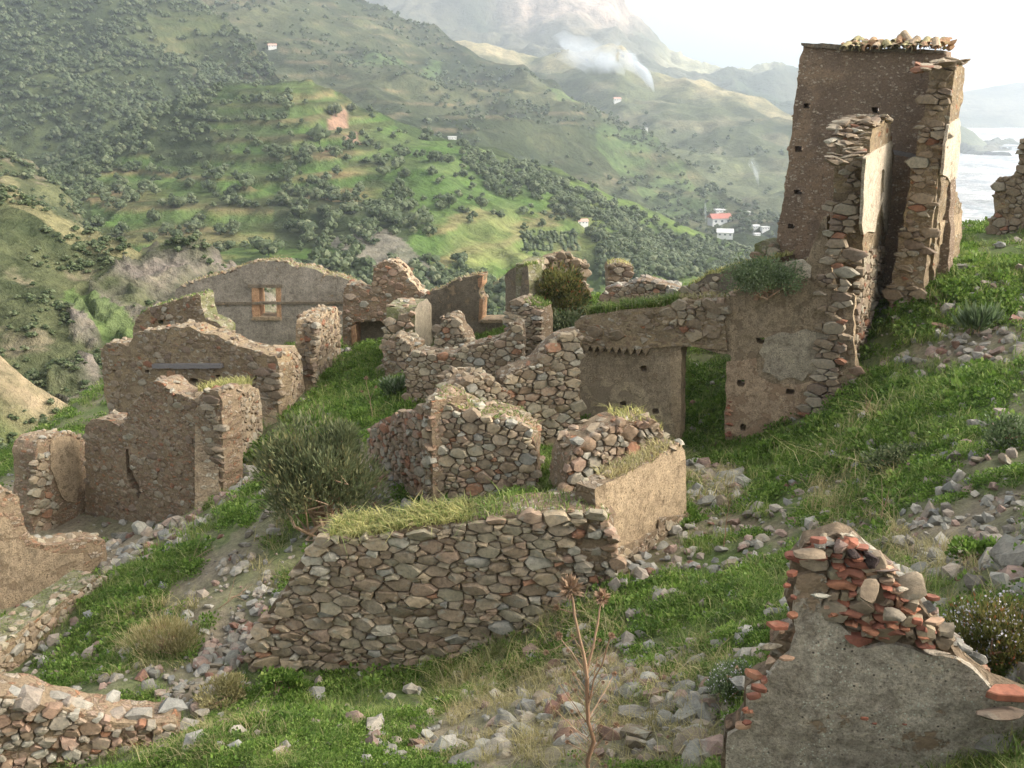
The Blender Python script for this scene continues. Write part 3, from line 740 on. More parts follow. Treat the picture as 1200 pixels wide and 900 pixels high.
def core_mesh(pl, uv, holes, cell, t, amp, mat, name, origin, base=0.0, hole_depth=None, sidemat=None, nbd=None):
    lo = uv.min(0); hi = uv.max(0)
    nx = max(2, int(np.ceil((hi[0]-lo[0])/cell))); nz = max(2, int(np.ceil((hi[1]-lo[1])/cell)))
    gx = np.linspace(lo[0], hi[0], nx+1); gz = np.linspace(lo[1], hi[1], nz+1)
    cx, cz = np.meshgrid((gx[1:]+gx[:-1])/2, (gz[1:]+gz[:-1])/2, indexing='ij')
    ins = inpoly(cx, cz, uv)
    for h in holes: ins &= ~inpoly(cx, cz, h)
    X, Z = np.meshgrid(gx, gz, indexing='ij')
    pad = np.pad(ins, 1)
    cnt = pad[:-1, :-1].astype(int)+pad[1:, :-1]+pad[:-1, 1:]+pad[1:, 1:]
    bnd = (cnt > 0) & (cnt < 4); used = cnt > 0
    # pull the border onto the outline
    segs = []
    for poly in [uv]+list(holes):
        segs.append(np.concatenate([poly, np.roll(poly, -1, 0)], 1))
    segs = np.concatenate(segs)
    bi = np.argwhere(bnd)
    if len(bi):
        p = np.stack([X[bnd], Z[bnd]], -1)
        a = segs[:, :2]; b = segs[:, 2:]; ab = b-a
        tt = np.clip(((p[:, None]-a[None])*ab[None]).sum(-1)/((ab**2).sum(-1)[None]+1e-12), 0, 1)
        c = a[None]+ab[None]*tt[..., None]
        dd = np.linalg.norm(c-p[:, None], axis=-1); k = dd.argmin(1)
        near = c[np.arange(len(p)), k]; md = dd.min(1)
        mv = md < cell*.85
        X[tuple(bi[mv].T)] = near[mv, 0]; Z[tuple(bi[mv].T)] = near[mv, 1]
    nk = max(1, int(round(t/(cell*1.5))))
    nk = min(nk, 6)
    vid = -np.ones((nx+1, nz+1, nk+1), int); V = []; c0 = 0
    ui = np.argwhere(used)
    for k in range(nk+1):
        sel = ui if k in (0, nk) else bi
        if not len(sel): continue
        vid[sel[:, 0], sel[:, 1], k] = np.arange(c0, c0+len(sel)); c0 += len(sel)
        x = X[sel[:, 0], sel[:, 1]]; z = Z[sel[:, 0], sel[:, 1]]
        V.append(pl.w(x, z, base-t*k/nk))
    V = np.concatenate(V)
    q = V*np.array([1, 1, 1.3])
    dsp = np.stack([fbm(q, 1/(cell*6), 4, 11), fbm(q, 1/(cell*6), 4, 12), .6*fbm(q, 1/(cell*6), 4, 13)], -1)
    V = V+amp*dsp
    Fc = []
    I, J = np.nonzero(ins)
    Fc.append(np.stack([vid[I, J, 0], vid[I+1, J, 0], vid[I+1, J+1, 0], vid[I, J+1, 0]], -1))
    Fc.append(np.stack([vid[I, J, nk], vid[I, J+1, nk], vid[I+1, J+1, nk], vid[I+1, J, nk]], -1))
    front = len(I)*2
    for (di, dj, e0, e1) in ((-1, 0, (0, 0), (0, 1)), (1, 0, (1, 1), (1, 0)), (0, -1, (1, 0), (0, 0)), (0, 1, (0, 1), (1, 1))):
        m = ins & ~pad[1+di:1+di+nx, 1+dj:1+dj+nz]
        I, J = np.nonzero(m)
        if not len(I): continue
        for k in range(nk):
            Fc.append(np.stack([vid[I+e0[0], J+e0[1], k], vid[I+e1[0], J+e1[1], k], vid[I+e1[0], J+e1[1], k+1], vid[I+e0[0], J+e0[1], k+1]], -1))
    Fc = np.concatenate(Fc)
    V = V-np.asarray(origin)
    me = mesh(name, V, Fc, mats=[mat, sidemat or mat], mi=np.r_[np.zeros(front, int), np.ones(len(Fc)-front, int)], smooth=True)
    me.set_sharp_from_angle(angle=R(50))
    return me

def voronoi(uv, size, squash, r, big=.12, margin=.0, seed=None):
    """tight irregular cells inside an outline: (centre, polygon) pairs"""
    lo = uv.min(0)-size*2; hi = uv.max(0)+size*2
    S = np.array([1, squash])
    lo = lo*S; hi = hi*S
    pts = []; rad = []
    # dart throwing with mixed sizes through a grid
    W = hi-lo
    cellg = size*.5
    grid = {}
    def okp(p, rr):
        gi, gj = int((p[0]-lo[0])/cellg), int((p[1]-lo[1])/cellg)
        k = 5
        for a in range(gi-k, gi+k+1):
            for b in range(gj-k, gj+k+1):
                for q in grid.get((a, b), ()):
                    if (pts[q][0]-p[0])**2+(pts[q][1]-p[1])**2 < (rr+rad[q])**2*.86: return False
        return True
    area = W[0]*W[1]
    for rr, nfac in ((size*.95, .25*big/.12), (size*.62, .7), (size*.42, 2.2), (size*.29, 5)):
        for _ in range(int(area/(size*size)*nfac)+3):
            p = lo+W*r.random(2); q2 = rr*r.uniform(.85, 1.12)
            if okp(p, q2):
                grid.setdefault((int((p[0]-lo[0])/cellg), int((p[1]-lo[1])/cellg)), []).append(len(pts)); pts.append(p); rad.append(q2)
    Pn = np.array(pts); Rd = np.array(rad)
    ins = inpoly(Pn[:, 0], Pn[:, 1]/squash, uv)
    res = []
    for i in np.nonzero(ins)[0]:
        d2 = ((Pn-Pn[i])**2).sum(1); nb = np.argsort(d2)[1:22]
        e = Rd[i]*2.2
        poly = [Pn[i]+np.array(c)*e for c in ((-1, -.75), (-.75, -1), (.75, -1), (1, -.75), (1, .75), (.75, 1), (-.75, 1), (-1, .75))]
        for j in nb:
            dv = Pn[j]-Pn[i]; D2 = dv@dv
            m = .5*(D2+Rd[i]**2-Rd[j]**2)/D2
            m = min(max(m, .25), .75)
            lim = Pn[i]+dv*m
            new = []
            n = len(poly)
            for k in range(n):
                a, b = poly[k], poly[(k+1) % n]
                da = (a-lim)@dv; db = (b-lim)@dv
                if da <= 0: new.append(a)
                if (da < 0) != (db < 0) and abs(da-db) > 1e-12:
                    new.append(a+(b-a)*(da/(da-db)))
            poly = new
            if len(poly) < 3: break
        if len(poly) >= 3:
            q = np.array(poly)/S
            res.append((q.mean(0), q, 2*Rd[i]))
    return res
def stone_geo(pl, c, poly, gap, proud, r, embed=.06):
    """one fitted stone: world verts relative to its centre, faces"""
    rr = np.linalg.norm(poly-c, axis=1).mean()
    q = c+(poly-c)*max(.5, 1-gap/rr)
    # drop tiny edges, then cut the corners
    keep = [p for k, p in enumerate(q) if np.linalg.norm(p-q[k-1]) > rr*.18]
    if len(keep) < 3: keep = list(q)
    q = np.array(keep)
    if len(q) <= 7:
        n = np.roll(q, -1, 0)
        a = r.uniform(.05, .15)
        q = np.stack([q*(1-a)+n*a, q*a+n*(1-a)], 1).reshape(-1, 2)
    n = len(q)
    q = q+r.normal(size=q.shape)*rr*.055
    tilt = r.normal(size=2)*.16
    def dep(x, d): return d+((x-c)@tilt)*(d > 0)
    r0 = c+(q-c)*.98; r1 = c+(q-c)*1.0; r2 = c+(q-c)*r.uniform(.80, .92)+r.normal(size=q.shape)*rr*.04
    o = pl.w(c[0], c[1], 0)
    v = np.concatenate([pl.w(r0[:, 0], r0[:, 1], -embed), pl.w(r1[:, 0], r1[:, 1], dep(r1, proud*.45)),
                        pl.w(r2[:, 0], r2[:, 1], dep(r2, proud)+r.normal(size=n)*proud*.10), pl.w(c[:1], c[1:], np.array([proud*1.12]))])-o
    f = []
    for k in range(n):
        k2 = (k+1) % n
        f += [(k, k2, n+k2, n+k), (n+k, n+k2, 2*n+k2, 2*n+k), (2*n+k, 2*n+k2, 3*n)]
    return o, v, f
def px_size(p, size): return size*F/max(p[1], 1)

ROCKM = []
def make_rock(r, sub=2, flat=.7):
    bm = bmesh.new(); bmesh.ops.create_icosphere(bm, subdivisions=sub, radius=1)
    v = np.array([x.co for x in bm.verts]); f = [tuple(x.index for x in q.verts) for q in bm.faces]; bm.free()
    for _ in range(15):
        n = r.normal(size=3); n /= np.linalg.norm(n); d = r.uniform(.42, .85)
        k = v@n; v = v-np.outer(np.maximum(k-d, 0), n)
    v += .05*fbm(v, 2.2, 3, r.random()*50)[:, None]*v
    v *= np.array([1.25, r.uniform(.8, 1.15), flat*r.uniform(.75, 1.2)])
    v = v/np.abs(v).max()
    return v, f
rr_ = np.random.default_rng(5)
ROCKG = [make_rock(rr_, 2) for _ in range(14)]
PEBG = [make_rock(rr_, 1, .75) for _ in range(10)]
RT = {}
for tone in ('grey', 'tan', 'pinkish'):
    for k, (v, f) in enumerate(ROCKG):
        me = mesh('rock', v, f, M['rock_'+tone], smooth=True); me.set_sharp_from_angle(angle=R(24)); RT[tone, k] = me
def rotm(r, tilt=.35):
    return np.array(Matrix.Rotation(r.uniform(0, 6.28), 3, 'Z')@Matrix.Rotation(r.normal()*tilt, 3, 'X')@Matrix.Rotation(r.normal()*tilt, 3, 'Y'))
def add_peb(B, p, s, r, tilt=.4, geo=None, tint=None):
    v, f = (geo or PEBG)[r.integers(len(geo or PEBG))]
    B.add((v*s)@rotm(r, tilt).T+p, f, tint if tint is not None else r.random())

class Wall:
    def __init__(s, name, label, cat, a, b, outline, t=.5, mat='core', cell=None, holes=(), group=None, rough=.03, amp=.03, seed=1, bury=.35, side=None, parent=None, step=.12, part='wall_core'):
        s.pl = Plane(a, b); s.t = t; s.r = np.random.default_rng(seed*101+3)
        s.uv = s.pl.uv(outline)
        s.uvr = rough_outline(s.uv, step, rough, seed)
        s.holes = [s.pl.uv(h) for h in holes]
        s.cell = cell or max(.05, s.pl.Y*.0034)
        s.org = s.pl.w(s.uv[:, 0].mean(), s.uv[:, 1].min())
        s.root = parent or empty(name, s.org, label, cat, group)
        if parent is not None: s.org = np.array(parent.location)
        link(part, core_mesh(s.pl, s.uvr, s.holes, s.cell, t, amp, M[mat], part, s.org, sidemat=M[side] if side else None), s.root)
        s.nind = 0
    def stones(s, size, gap=.012, proud=.05, keep=1.0, mat='dry', poly=None, pl=None, big=.12, squash=1.5, lim=300, minpx=10, embed=.06, name='stone', excl=(), uvpoly=None):
        """fitted stones on the face (or on another plane of the same wall)"""
        pl = pl or s.pl
        if size > .1 and name == 'stone': size *= .82; gap *= .65
        uv = np.array(uvpoly, float) if uvpoly is not None else pl.uv(poly) if poly is not None else s.uvr
        if poly is not None or uvpoly is not None: uv = rough_outline(uv, .12, .03, 5)
        cells = voronoi(uv, size, squash, s.r, big)
        hl = s.holes if pl is s.pl else []
        ex = [pl.uv(h) for h in excl]
        items = []
        for c, q, w in cells:
            if any(inpoly(c[0], c[1], h) for h in hl) or any(inpoly(c[0], c[1], h) for h in ex): continue
            if s.r.random() > keep: continue
            pr = proud*s.r.uniform(.5, 1.35)
            o, v, f = stone_geo(pl, c, q, gap, pr, s.r, embed)
            ext = q.max(0)-q.min(0)
            items.append((px_size(o, max(ext)), o, v, f))
        items.sort(key=lambda i: -i[0])
        B = Batch()
        for k, (w, o, v, f) in enumerate(items):
            if w >= minpx and s.nind < lim:
                me = mesh(name, v, f, M[mat], smooth=True); me.set_sharp_from_angle(angle=R(42))
                link(name, me, s.root, o-s.org); s.nind += 1
            else: B.add(v+o, f)
        if B.n:
            nm = 'small_'+name+'s'
            me = B.mesh(nm, M[mat], s.org, True, R(42))
            put(link(nm, me, s.root), kind='stuff')
        return s
    def capping(s, a, b, size=.14, n=None, mat='dry', rows=3, spread=1.0, lim=60, minpx=10, tilt=.3, drop=.35):
        """loose stones along the broken top between photo columns a and b"""
        i0, i1 = min(a, b), max(a, b)
        uv = s.uvr; n0 = len(uv)
        mid = s.uv[:, 1].mean()
        top = []
        for k in range(n0):
            p, q = uv[k], uv[(k+1) % n0]
            w = s.pl.w(p[0], p[1]); px, _ = proj(w)
            tang = q-p
            # the upper edge: nothing of the wall above it
            m = (p+q)/2+np.array([0, .08])
            if i0 <= px <= i1 and not inpoly(m[0], m[1], uv) and abs(tang[0]) > abs(tang[1])*.25: top.append((p, q))
        B = Batch(); items = []
        for p, q in top:
            L = np.linalg.norm(q-p); cnt = max(1, int(L/size*rows*s.t/.5))
            for _ in range(cnt):
                f = s.r.random(); c = p+(q-p)*f
                sz = size*s.r.uniform(.35, .8)
                w = s.pl.w(c[0], c[1]-sz*drop*.3, -s.t*s.r.random()*spread)
                items.append((sz, w))
        items.sort(key=lambda i: -i[0])
        for k, (sz, w) in enumerate(items):
            if px_size(w, sz*2) >= minpx and k < lim:
                v, f = PEBG[s.r.integers(len(PEBG))]
                key = ('cap', mat, int(s.r.integers(10)))
                if key not in CAPM:
                    v, f = PEBG[key[2]]
                    me = mesh('stone', v, f, M[mat], smooth=True); me.set_sharp_from_angle(angle=R(30)); CAPM[key] = me
                o = link('stone', CAPM[key], s.root, w-s.org)
                o.rotation_euler = (s.r.normal()*tilt, s.r.normal()*tilt, s.r.uniform(0, 6.28)); o.scale = (sz, sz, sz*.8)
            else: add_peb(B, w, sz, s.r, tilt)
        if B.n: put(link('small_capping_stones', B.mesh('small_capping_stones', M[mat], s.org, True, R(30)), s.root), kind='stuff')
        return s
    def cap_line(s, pl, line, t, size, n, mat='house', name='capping_slab', flat=.42, lim=40, tilt=.15):
        """slabs lying along a top line (photo outline on plane pl), spread over the wall's thickness"""
        uv = pl.uv(line); B = Batch(); m = 0
        seg = np.linalg.norm(np.diff(uv, axis=0), axis=1); cum = np.r_[0, np.cumsum(seg)]
        for k in range(n):
            d = cum[-1]*s.r.random(); a = np.interp(d, cum, uv[:, 0]); z = np.interp(d, cum, uv[:, 1])
            w = pl.w(a, z-.03+.05*s.r.random(), -t*s.r.random()); sz = size*s.r.uniform(.5, 1.1)
            v, f = ROCKG[s.r.integers(14)]; v = v*np.array([1, .9, flat])*sz
            if m < lim:
                me = mesh(name, v, f, M[mat], smooth=True); me.set_sharp_from_angle(angle=R(30)); o = link(name, me, s.root, w-s.org)
                o.rotation_euler = (s.r.normal()*tilt, s.r.normal()*tilt, s.r.uniform(0, 6.28)); m += 1
            else: B.add(v@rotm(s.r, tilt).T+w, f)
        if B.n: put(link('small_'+name+'s', B.mesh('small_'+name+'s', M[mat], s.org, True, R(30)), s.root), kind='stuff')
    def patch(s, name, poly, mat, proud=.02, t=.05, label=None, pl=None, cell=None, amp=.014, rough=.02, holes=()):
        pl = pl or s.pl
        uv = rough_outline(pl.uv(poly), .1, rough, 9)
        me = core_mesh(pl, uv, [pl.uv(h) for h in holes], cell or s.cell, t, amp, M[mat], name, s.org, base=proud)
        return put(link(name, me, s.root), label)
    def grass(s, a, b, n, h=.18, mat='straw', name='grass_tuft', lean=.3, minz=None, w=.006):
        uv = s.uvr; n0 = len(uv); top = []
        for k in range(n0):
            p, q = uv[k], uv[(k+1) % n0]
            px, _ = proj(s.pl.w(p[0], p[1])); m = (p+q)/2+np.array([0, .08])
            if a <= px <= b and not inpoly(m[0], m[1], uv) and abs((q-p)[0]) > abs((q-p)[1])*.3: top.append((p, q))
        if not top: return s
        V = []
        for _ in range(n):
            p, q = top[s.r.integers(len(top))]; c = p+(q-p)*s.r.random()
            V.append(s.pl.w(c[0], c[1]-.02, -s.t*s.r.random()))
        me = blades(np.array(V), h, s.r, M[mat], name, s.org, w, lean)
        put(link(name, me, s.root), kind='stuff')
        return s
CAPM = {}
def blades(pts, h, r, mat, name, org=(0, 0, 0), w=.006, lean=.3, bend=.5):
    n = len(pts)
    hh = h*r.uniform(.4, 1.25, n); az = r.uniform(0, 6.283, n); ln = lean*np.abs(r.normal(size=n))+.08
    d = np.stack([np.cos(az), np.sin(az), np.zeros(n)], -1); sd_ = np.stack([-np.sin(az+r.normal(size=n)), np.cos(az), np.zeros(n)], -1)
    up = np.array([0, 0, 1.0])
    ww = (w*np.clip(pts[:, 1]/9, .8, 2.6))[:, None]
    b = pts-np.asarray(org)
    m = b+up*(hh*.55)[:, None]+d*(hh*ln*.4)[:, None]
    tp = b+up*(hh*(1-.25*ln))[:, None]+d*(hh*ln*(1+bend))[:, None]
    v = np.stack([b-sd_*ww, b+sd_*ww, m+sd_*ww*.7, m-sd_*ww*.7, tp], 1).reshape(-1, 3)
    i = np.arange(n)*5
    f = np.stack([i, i+1, i+2, i, i+2, i+3, i+3, i+2, i+4], -1).reshape(-1, 3)
    return mesh(name, v, f, mat, tint=np.repeat(r.random(n), 5))
NR = len(GC)
W = {}
# 1 front dry stone wall
w = Wall('drystone_wall', 'long dry stone wall in the front with grass growing on its top', 'wall', (300, 780, 10.9), (720, 700, 10.35),
    [(292,752),(305,735),(318,712),(332,692),(345,668),(358,648),(372,633),(440,629),(480,619),(540,613),(600,603),(655,599),(700,602),(712,618),(722,660),(724,700),(735,860),(640,870),(480,880),(340,870),(288,860)],
    t=.6, mat='core', seed=1, amp=.03)
w.stones(.19, .008, .06, 1.0, 'dry', big=.5, squash=2.0, lim=290, excl=[[(668,618),(724,610),(726,720),(660,700)]])
w.stones(.15, .016, .05, .75, 'dryred', poly=[(668,612),(722,612),(726,735),(650,760),(660,690)], lim=298, big=.05)
w.capping(360, 715, .20, mat='dry', rows=2.2, lim=60, drop=1.5)
w.grass(374, 545, 2600, .14, 'straw', 'top_grass', .9)
w.grass(374, 600, 700, .14, 'grass', 'top_weeds', 1)
w.grass(545, 712, 500, .12, 'grass', 'top_weeds', .5)
# 2 plastered stub beside it
w = Wall('plastered_wall', 'pale tan plastered wall stub standing between the grass slope and the dry stone wall', 'wall', (703, 655, 10.7), (805, 605, 12.7),
    [(698,574),(712,566),(740,552),(770,537),(797,518),(803,530),(804,560),(805,603),(806,640),(770,665),(717,700),(704,690),(700,620)], t=.28, mat='tanp', side='core', seed=2, amp=.02, rough=.015)
w.patch('rubble_footing', [(717,646),(746,632),(769,619),(770,607),(806,601),(806,650),(716,690)], 'core', .035, .06, amp=.03)
w.stones(.13, .012, .05, .8, 'dry', poly=[(720,650),(748,636),(771,622),(773,611),(805,605),(806,640),(720,680)], lim=30)
w.capping(700, 800, .13, mat='dry', rows=2.2, lim=40)
w.grass(715, 790, 650, .13, 'dryg', 'top_grass', .6)
# 3 rubble wall behind the stub
w = Wall('rubble_wall', 'broken rubble wall sloping down beside the tan plastered stub', 'wall', (664, 592, 13.7), (786, 560, 14.4),
    [(662,582),(665,552),(668,536),(676,522),(690,514),(705,505),(718,498),(730,492),(748,494),(762,494),(774,500),(783,520),(790,600),(700,625),(662,615)], t=.55, mat='redbrown', seed=3)
w.stones(.17, .012, .06, .95, 'dryred', lim=200, squash=1.3)
w.capping(664, 785, .20, mat='dry', rows=2.4, lim=50)
w.grass(725, 775, 260, .16, 'straw', 'top_grass', .5)
# 4 curved wall
w = Wall('curved_rubble_wall', 'weathered rubble wall with a rounded mossy top behind the big shrub', 'wall', (504, 592, 14.5), (632, 578, 14.3),
    [(500,474),(512,468),(530,473),(548,483),(570,489),(590,492),(606,498),(618,505),(627,516),(630,540),(630,565),(626,600),(560,620),(498,618)], t=.75, mat='redbrown', seed=4)
w.stones(.17, .010, .06, 1.0, 'dry', lim=210, big=.16)
pl2 = Plane((438, 545, 16.6), (505, 590, 14.45))
me = core_mesh(pl2, rough_outline(pl2.uv([(434,500),(444,493),(466,484),(492,476),(506,470),(508,610),(470,600),(434,560)]), .12, .03, 3), [], .055, .6, .03, M['redbrown'], 'return_wall', w.org)
link('return_wall', me, w.root)
w.stones(.15, .012, .055, .9, 'dryred', poly=[(434,502),(446,495),(466,486),(492,478),(504,472),(506,600),(470,590),(434,545)], pl=pl2, lim=290)
w.capping(500, 630, .16, mat='dry', rows=3, lim=60)
w.grass(512, 628, 900, .07, 'grass', 'top_moss', .9)
# 5 low heap wall behind it
w = Wall('low_rubble_wall', 'low collapsed rubble wall heaped behind the rounded mossy-topped wall', 'wall', (530, 480, 16.9), (600, 472, 17.5),
    [(528,470),(535,453),(550,443),(572,441),(588,452),(600,466),(602,500),(528,505)], t=.7, mat='core', seed=5, amp=.05)
w.stones(.16, .012, .06, .9, 'dry', lim=60); w.capping(528, 602, .2, mat='dry', rows=4, lim=50)
# 6 rubble wall at the left of the plastered block
w = Wall('rubble_wall', 'rising rubble wall built against the plastered block with the tooth-shaped cornice', 'wall', (588, 490, 17.6), (678, 512, 17.9),
    [(586,444),(600,436),(618,430),(630,424),(638,412),(648,402),(662,394),(680,390),(680,545),(640,540),(600,520),(586,505)], t=.5, mat='core', seed=6)
w.stones(.20, .010, .07, 1.0, 'dry', lim=220, squash=1.7, big=.2)
w.capping(588, 675, .16, mat='dry', rows=2, lim=40)
# 7 long low wall in the middle
w = Wall('rubble_wall', 'long rubble wall with rising top crossing the grass in the middle', 'wall', (476, 472, 20.6), (612, 440, 20.2),
    [(475,418),(490,412),(505,414),(532,415),(542,409),(558,404),(572,400),(592,395),(597,384),(604,378),(611,382),(612,450),(560,480),(476,485)], t=.5, mat='core', seed=7)
w.stones(.16, .010, .05, 1.0, 'dry', lim=230, big=.14)
w.capping(476, 610, .14, mat='dry', rows=2, lim=40)
# 8 stacked stone pier
w = Wall('stone_pier', 'stacked dark stone pier with a grassy cap in front of the yellow green bush', 'pier', (594, 412, 21.6), (634, 416, 21.2),
    [(594,362),(599,352),(606,351),(612,355),(622,358),(634,361),(635,385),(634,425),(594,425)], t=.6, mat='core', seed=8)
w.stones(.22, .008, .07, 1.0, 'dry', lim=90, squash=2.6, big=.3)
w.capping(594, 634, .16, mat='dry', rows=2, lim=20); w.grass(612, 634, 240, .12, 'grass', 'top_weeds', .5)
# 9 dark jamb wall and mossy return
w = Wall('dark_plastered_wall', 'tall dark plastered wall fragment with a grassy sloping top beside the bush', 'wall', (592, 402, 24.6), (619, 400, 24.0),
    [(592,330),(593,322),(598,315),(608,312),(618,311),(620,330),(620,410),(592,410),(593,373),(592,350)], t=.5, mat='darkgrey', side='mossy', seed=9)
pl2 = Plane((619, 400, 24.3), (637, 392, 26.6))
link('mossy_return', core_mesh(pl2, rough_outline(pl2.uv([(618,311),(628,304),(640,301),(640,340),(637,410),(618,415)]), .1, .03, 2), [], .08, .3, .04, M['mossy'], 'mossy_return', w.org), w.root)
w.stones(.24, .012, .07, .85, 'dry', poly=[(619,318),(630,308),(639,305),(639,345),(637,400),(619,404)], pl=pl2, lim=60, name='return_stone', minpx=8)
w.cap_line(pl2, [(619,314),(629,306),(640,302)], .28, .12, 24, mat='dry')
w.grass(592, 622, 300, .12, 'grass', 'top_grass', .5)
w = Wall('rubble_wall', 'dark rubble wall top rising above the yellow green bush', 'wall', (638, 372, 26.8), (694, 372, 26.8),
    [(637,303),(645,300),(657,298),(668,299),(674,305),(687,310),(688,322),(686,334),(694,348),(696,385),(638,385)], t=.5, mat='brown', seed=10)
w.stones(.2, .012, .07, .95, 'house', lim=110, big=.2); w.capping(638, 690, .18, mat='house', rows=2, lim=30)
# 11 pillar and low wall right of the bush
w = Wall('stone_pillar', 'short square rubble pillar with a dry yellow grass cap against the orchards', 'pillar', (712, 342, 24.0), (743, 340, 24.0),
    [(712,316),(713,310),(728,308),(742,312),(742,324),(737,330),(740,352),(711,352)], t=.6, mat='brown', seed=11)
w.stones(.18, .01, .06, 1, 'house', lim=50, squash=1.9); w.grass(713, 742, 160, .09, 'straw', 'top_grass', .5)
w = Wall('low_rubble_wall', 'low tumbled rubble wall running from the short pillar to the bright turf', 'wall', (700, 352, 23.3), (805, 352, 22.6),
    [(702,350),(708,342),(718,336),(728,338),(744,330),(760,329),(775,334),(790,338),(800,346),(806,352),(806,372),(702,372)], t=.6, mat='core', seed=12, amp=.05)
w.stones(.17, .012, .06, .9, 'dry', lim=80); w.capping(702, 806, .2, mat='rock', rows=3, lim=50)
# 12 grassy wall before the tower
w = Wall('grey_plastered_wall', 'dark grey plastered wall with turf and stones on top left of the tower', 'wall', (790, 352, 21.6), (912, 345, 19.6),
    [(788,344),(800,337),(818,332),(828,322),(842,320),(858,314),(872,311),(892,308),(908,303),(912,350),(912,390),(788,380)], t=.7, mat='darkgrey', side='core', seed=13)
w.stones(.16, .01, .05, .9, 'dry', poly=[(788,346),(800,340),(818,335),(840,322),(838,350),(834,368),(788,372)], lim=70)
w.capping(790, 850, .18, mat='rock', rows=2.4, lim=40); w.grass(800, 912, 1500, .15, 'straw', 'top_turf', .5)
w = Wall('stone_block', 'small mossy masonry block standing on the turf-topped wall left of the tower', 'masonry', (883, 306, 20.7), (906, 305, 20.4),
    [(883,292),(884,285),(893,281),(900,285),(906,289),(906,312),(883,312)], t=.5, mat='mossy', seed=14)
w.stones(.16, .01, .05, .9, 'dry', lim=30)

# ------------------------------------------------------------------ the tower house
FA, FB = (673, 512, 19.2), (1004, 470, 16.85)
T = Wall('ruined_tower_house', 'tall ruined tower house with roof tiles on top and patches of cream plaster', 'building', FA, FB,
    [(674,378),(687,369),(718,365),(748,362),(777,360),(797,352),(820,350),(851,347),(870,336),(886,322),(905,316),(925,314),(940,317),(948,298),(956,276),(963,256),(968,250),(972,300),(978,340),(1000,345),(1001,370),(999,400),(1006,440),(1000,490),(990,520),(930,545),(870,560),(850,550),(850,540),(800,540),(795,530),(760,545),(673,545),(672,470),(675,420)],
    t=.36, mat='facade', side='tanp', seed=20, amp=.028, cell=.052, part='front_wall', rough=.03,
    holes=[[(799,407),(812,406),(830,411),(857,416),(856,447),(851,505),(850,560),(797,560),(797,470)],
           [(886,396),(895,396),(895,403),(886,403)], [(960,408),(971,408),(971,416),(960,416)], [(920,455),(931,455),(931,462),(920,462)], [(864,445),(873,445),(873,453),(864,453)], [(867,497),(874,497),(874,505),(867,505)],
           [(751,428),(759,428),(759,436),(751,436)], [(727,470),(735,470),(735,477),(727,477)], [(765,478),(773,478),(773,485),(765,485)]])
tr = T.root
T.capping(678, 905, .15, mat='dry', rows=2.2, lim=60)
T.grass(686, 790, 1500, .22, 'grass', 'top_turf', .7)
T.grass(790, 940, 500, .12, 'dryg', 'top_grass', .8)
# upper band of bare rubble above the cornice, scalloped lower edge
sc = [(676,402)]
for k in range(8): sc += [(690+k*9.0, 403+k*.6), (694.5+k*9.0, 409+k*.6)]
sc += [(764,407),(800,404),(853,410),(846,348),(820,351),(797,354),(777,362),(748,364),(718,367),(687,372),(676,380)]
T.patch('rubble_band', sc[::-1], 'brown', .06, .10, amp=.02, rough=.006, cell=.035)
T.stones(.20, .014, .10, .6, 'house', poly=[(680,380),(687,374),(718,369),(748,366),(777,364),(797,356),(846,352),(850,390),(800,396),(765,398),(690,398)], lim=120, embed=.0, name='band_stone')
T.stones(.19, .010, .10, .95, 'dry', poly=[(776,362),(797,354),(822,352),(848,350),(852,372),(838,398),(800,396),(778,392)], lim=190, embed=.0, name='band_stone')
for k in range(9):
    q = T.pl.uv([(686+k*8.6, 403+k*.55), (694.2+k*8.6, 403.5+k*.55), (690.1+k*8.6, 411+k*.55)])
    v = np.concatenate([T.pl.w(q[:, 0], q[:, 1], .13), T.pl.w(q[:, 0], q[:, 1], .0)])-T.org
    link('dentil', mesh('dentil', v, [(0, 1, 2), (5, 4, 3), (0, 3, 4, 1), (1, 4, 5, 2), (2, 5, 3, 0)], M['brown']), tr)
T.patch('lower_plaster', [(676,412),(690,410),(758,414),(796,412),(796,500),(790,520),(676,535)], 'panelp', .02, .05, holes=[[(751,428),(759,428),(759,436),(751,436)], [(727,470),(735,470),(735,477),(727,477)], [(765,478),(773,478),(773,485),(765,485)]])
T.patch('pale_plaster', [(684,455),(705,440),(722,450),(745,440),(760,462),(782,470),(792,495),(786,515),(740,520),(690,530),(680,500)], 'panelp2', .03, .05, rough=.06, holes=[[(727,470),(735,470),(735,477),(727,477)], [(765,478),(773,478),(773,485),(765,485)]])
T.patch('grey_plaster_patch', [(897,398),(912,388),(930,391),(944,385),(960,390),(985,391),(988,405),(984,416),(987,428),(972,431),(965,440),(950,437),(940,447),(925,441),(912,447),(903,437),(893,436),(896,420),(888,412)], 'greytan', .022, .05, label='smooth grey tan plaster patch under the bushy ledge', rough=.05, holes=[[(960,408),(971,408),(971,416),(960,416)]])
T.patch('broken_plaster', [(852,424),(885,420),(890,440),(905,450),(935,450),(965,444),(985,436),(988,470),(960,500),(925,515),(900,545),(850,545),(850,470)], 'pinkp', .015, .05, label='pinkish broken plaster at the foot of the wall', rough=.04, amp=.02, holes=[[(920,455),(931,455),(931,462),(920,462)], [(864,445),(873,445),(873,453),(864,453)], [(867,497),(874,497),(874,505),(867,505)]])
T.patch('pale_ledge_plaster', [(903,318),(925,306),(941,304),(952,312),(950,325),(930,331),(912,328)], 'white', .03, .05, label='pinkish white plaster patch at the root of the tower')
T.stones(.15, .01, .05, .8, 'dryred', poly=[(982,400),(1000,395),(1006,440),(1000,480),(985,490),(960,500),(962,470),(984,440)], lim=235, name='corner_stone')
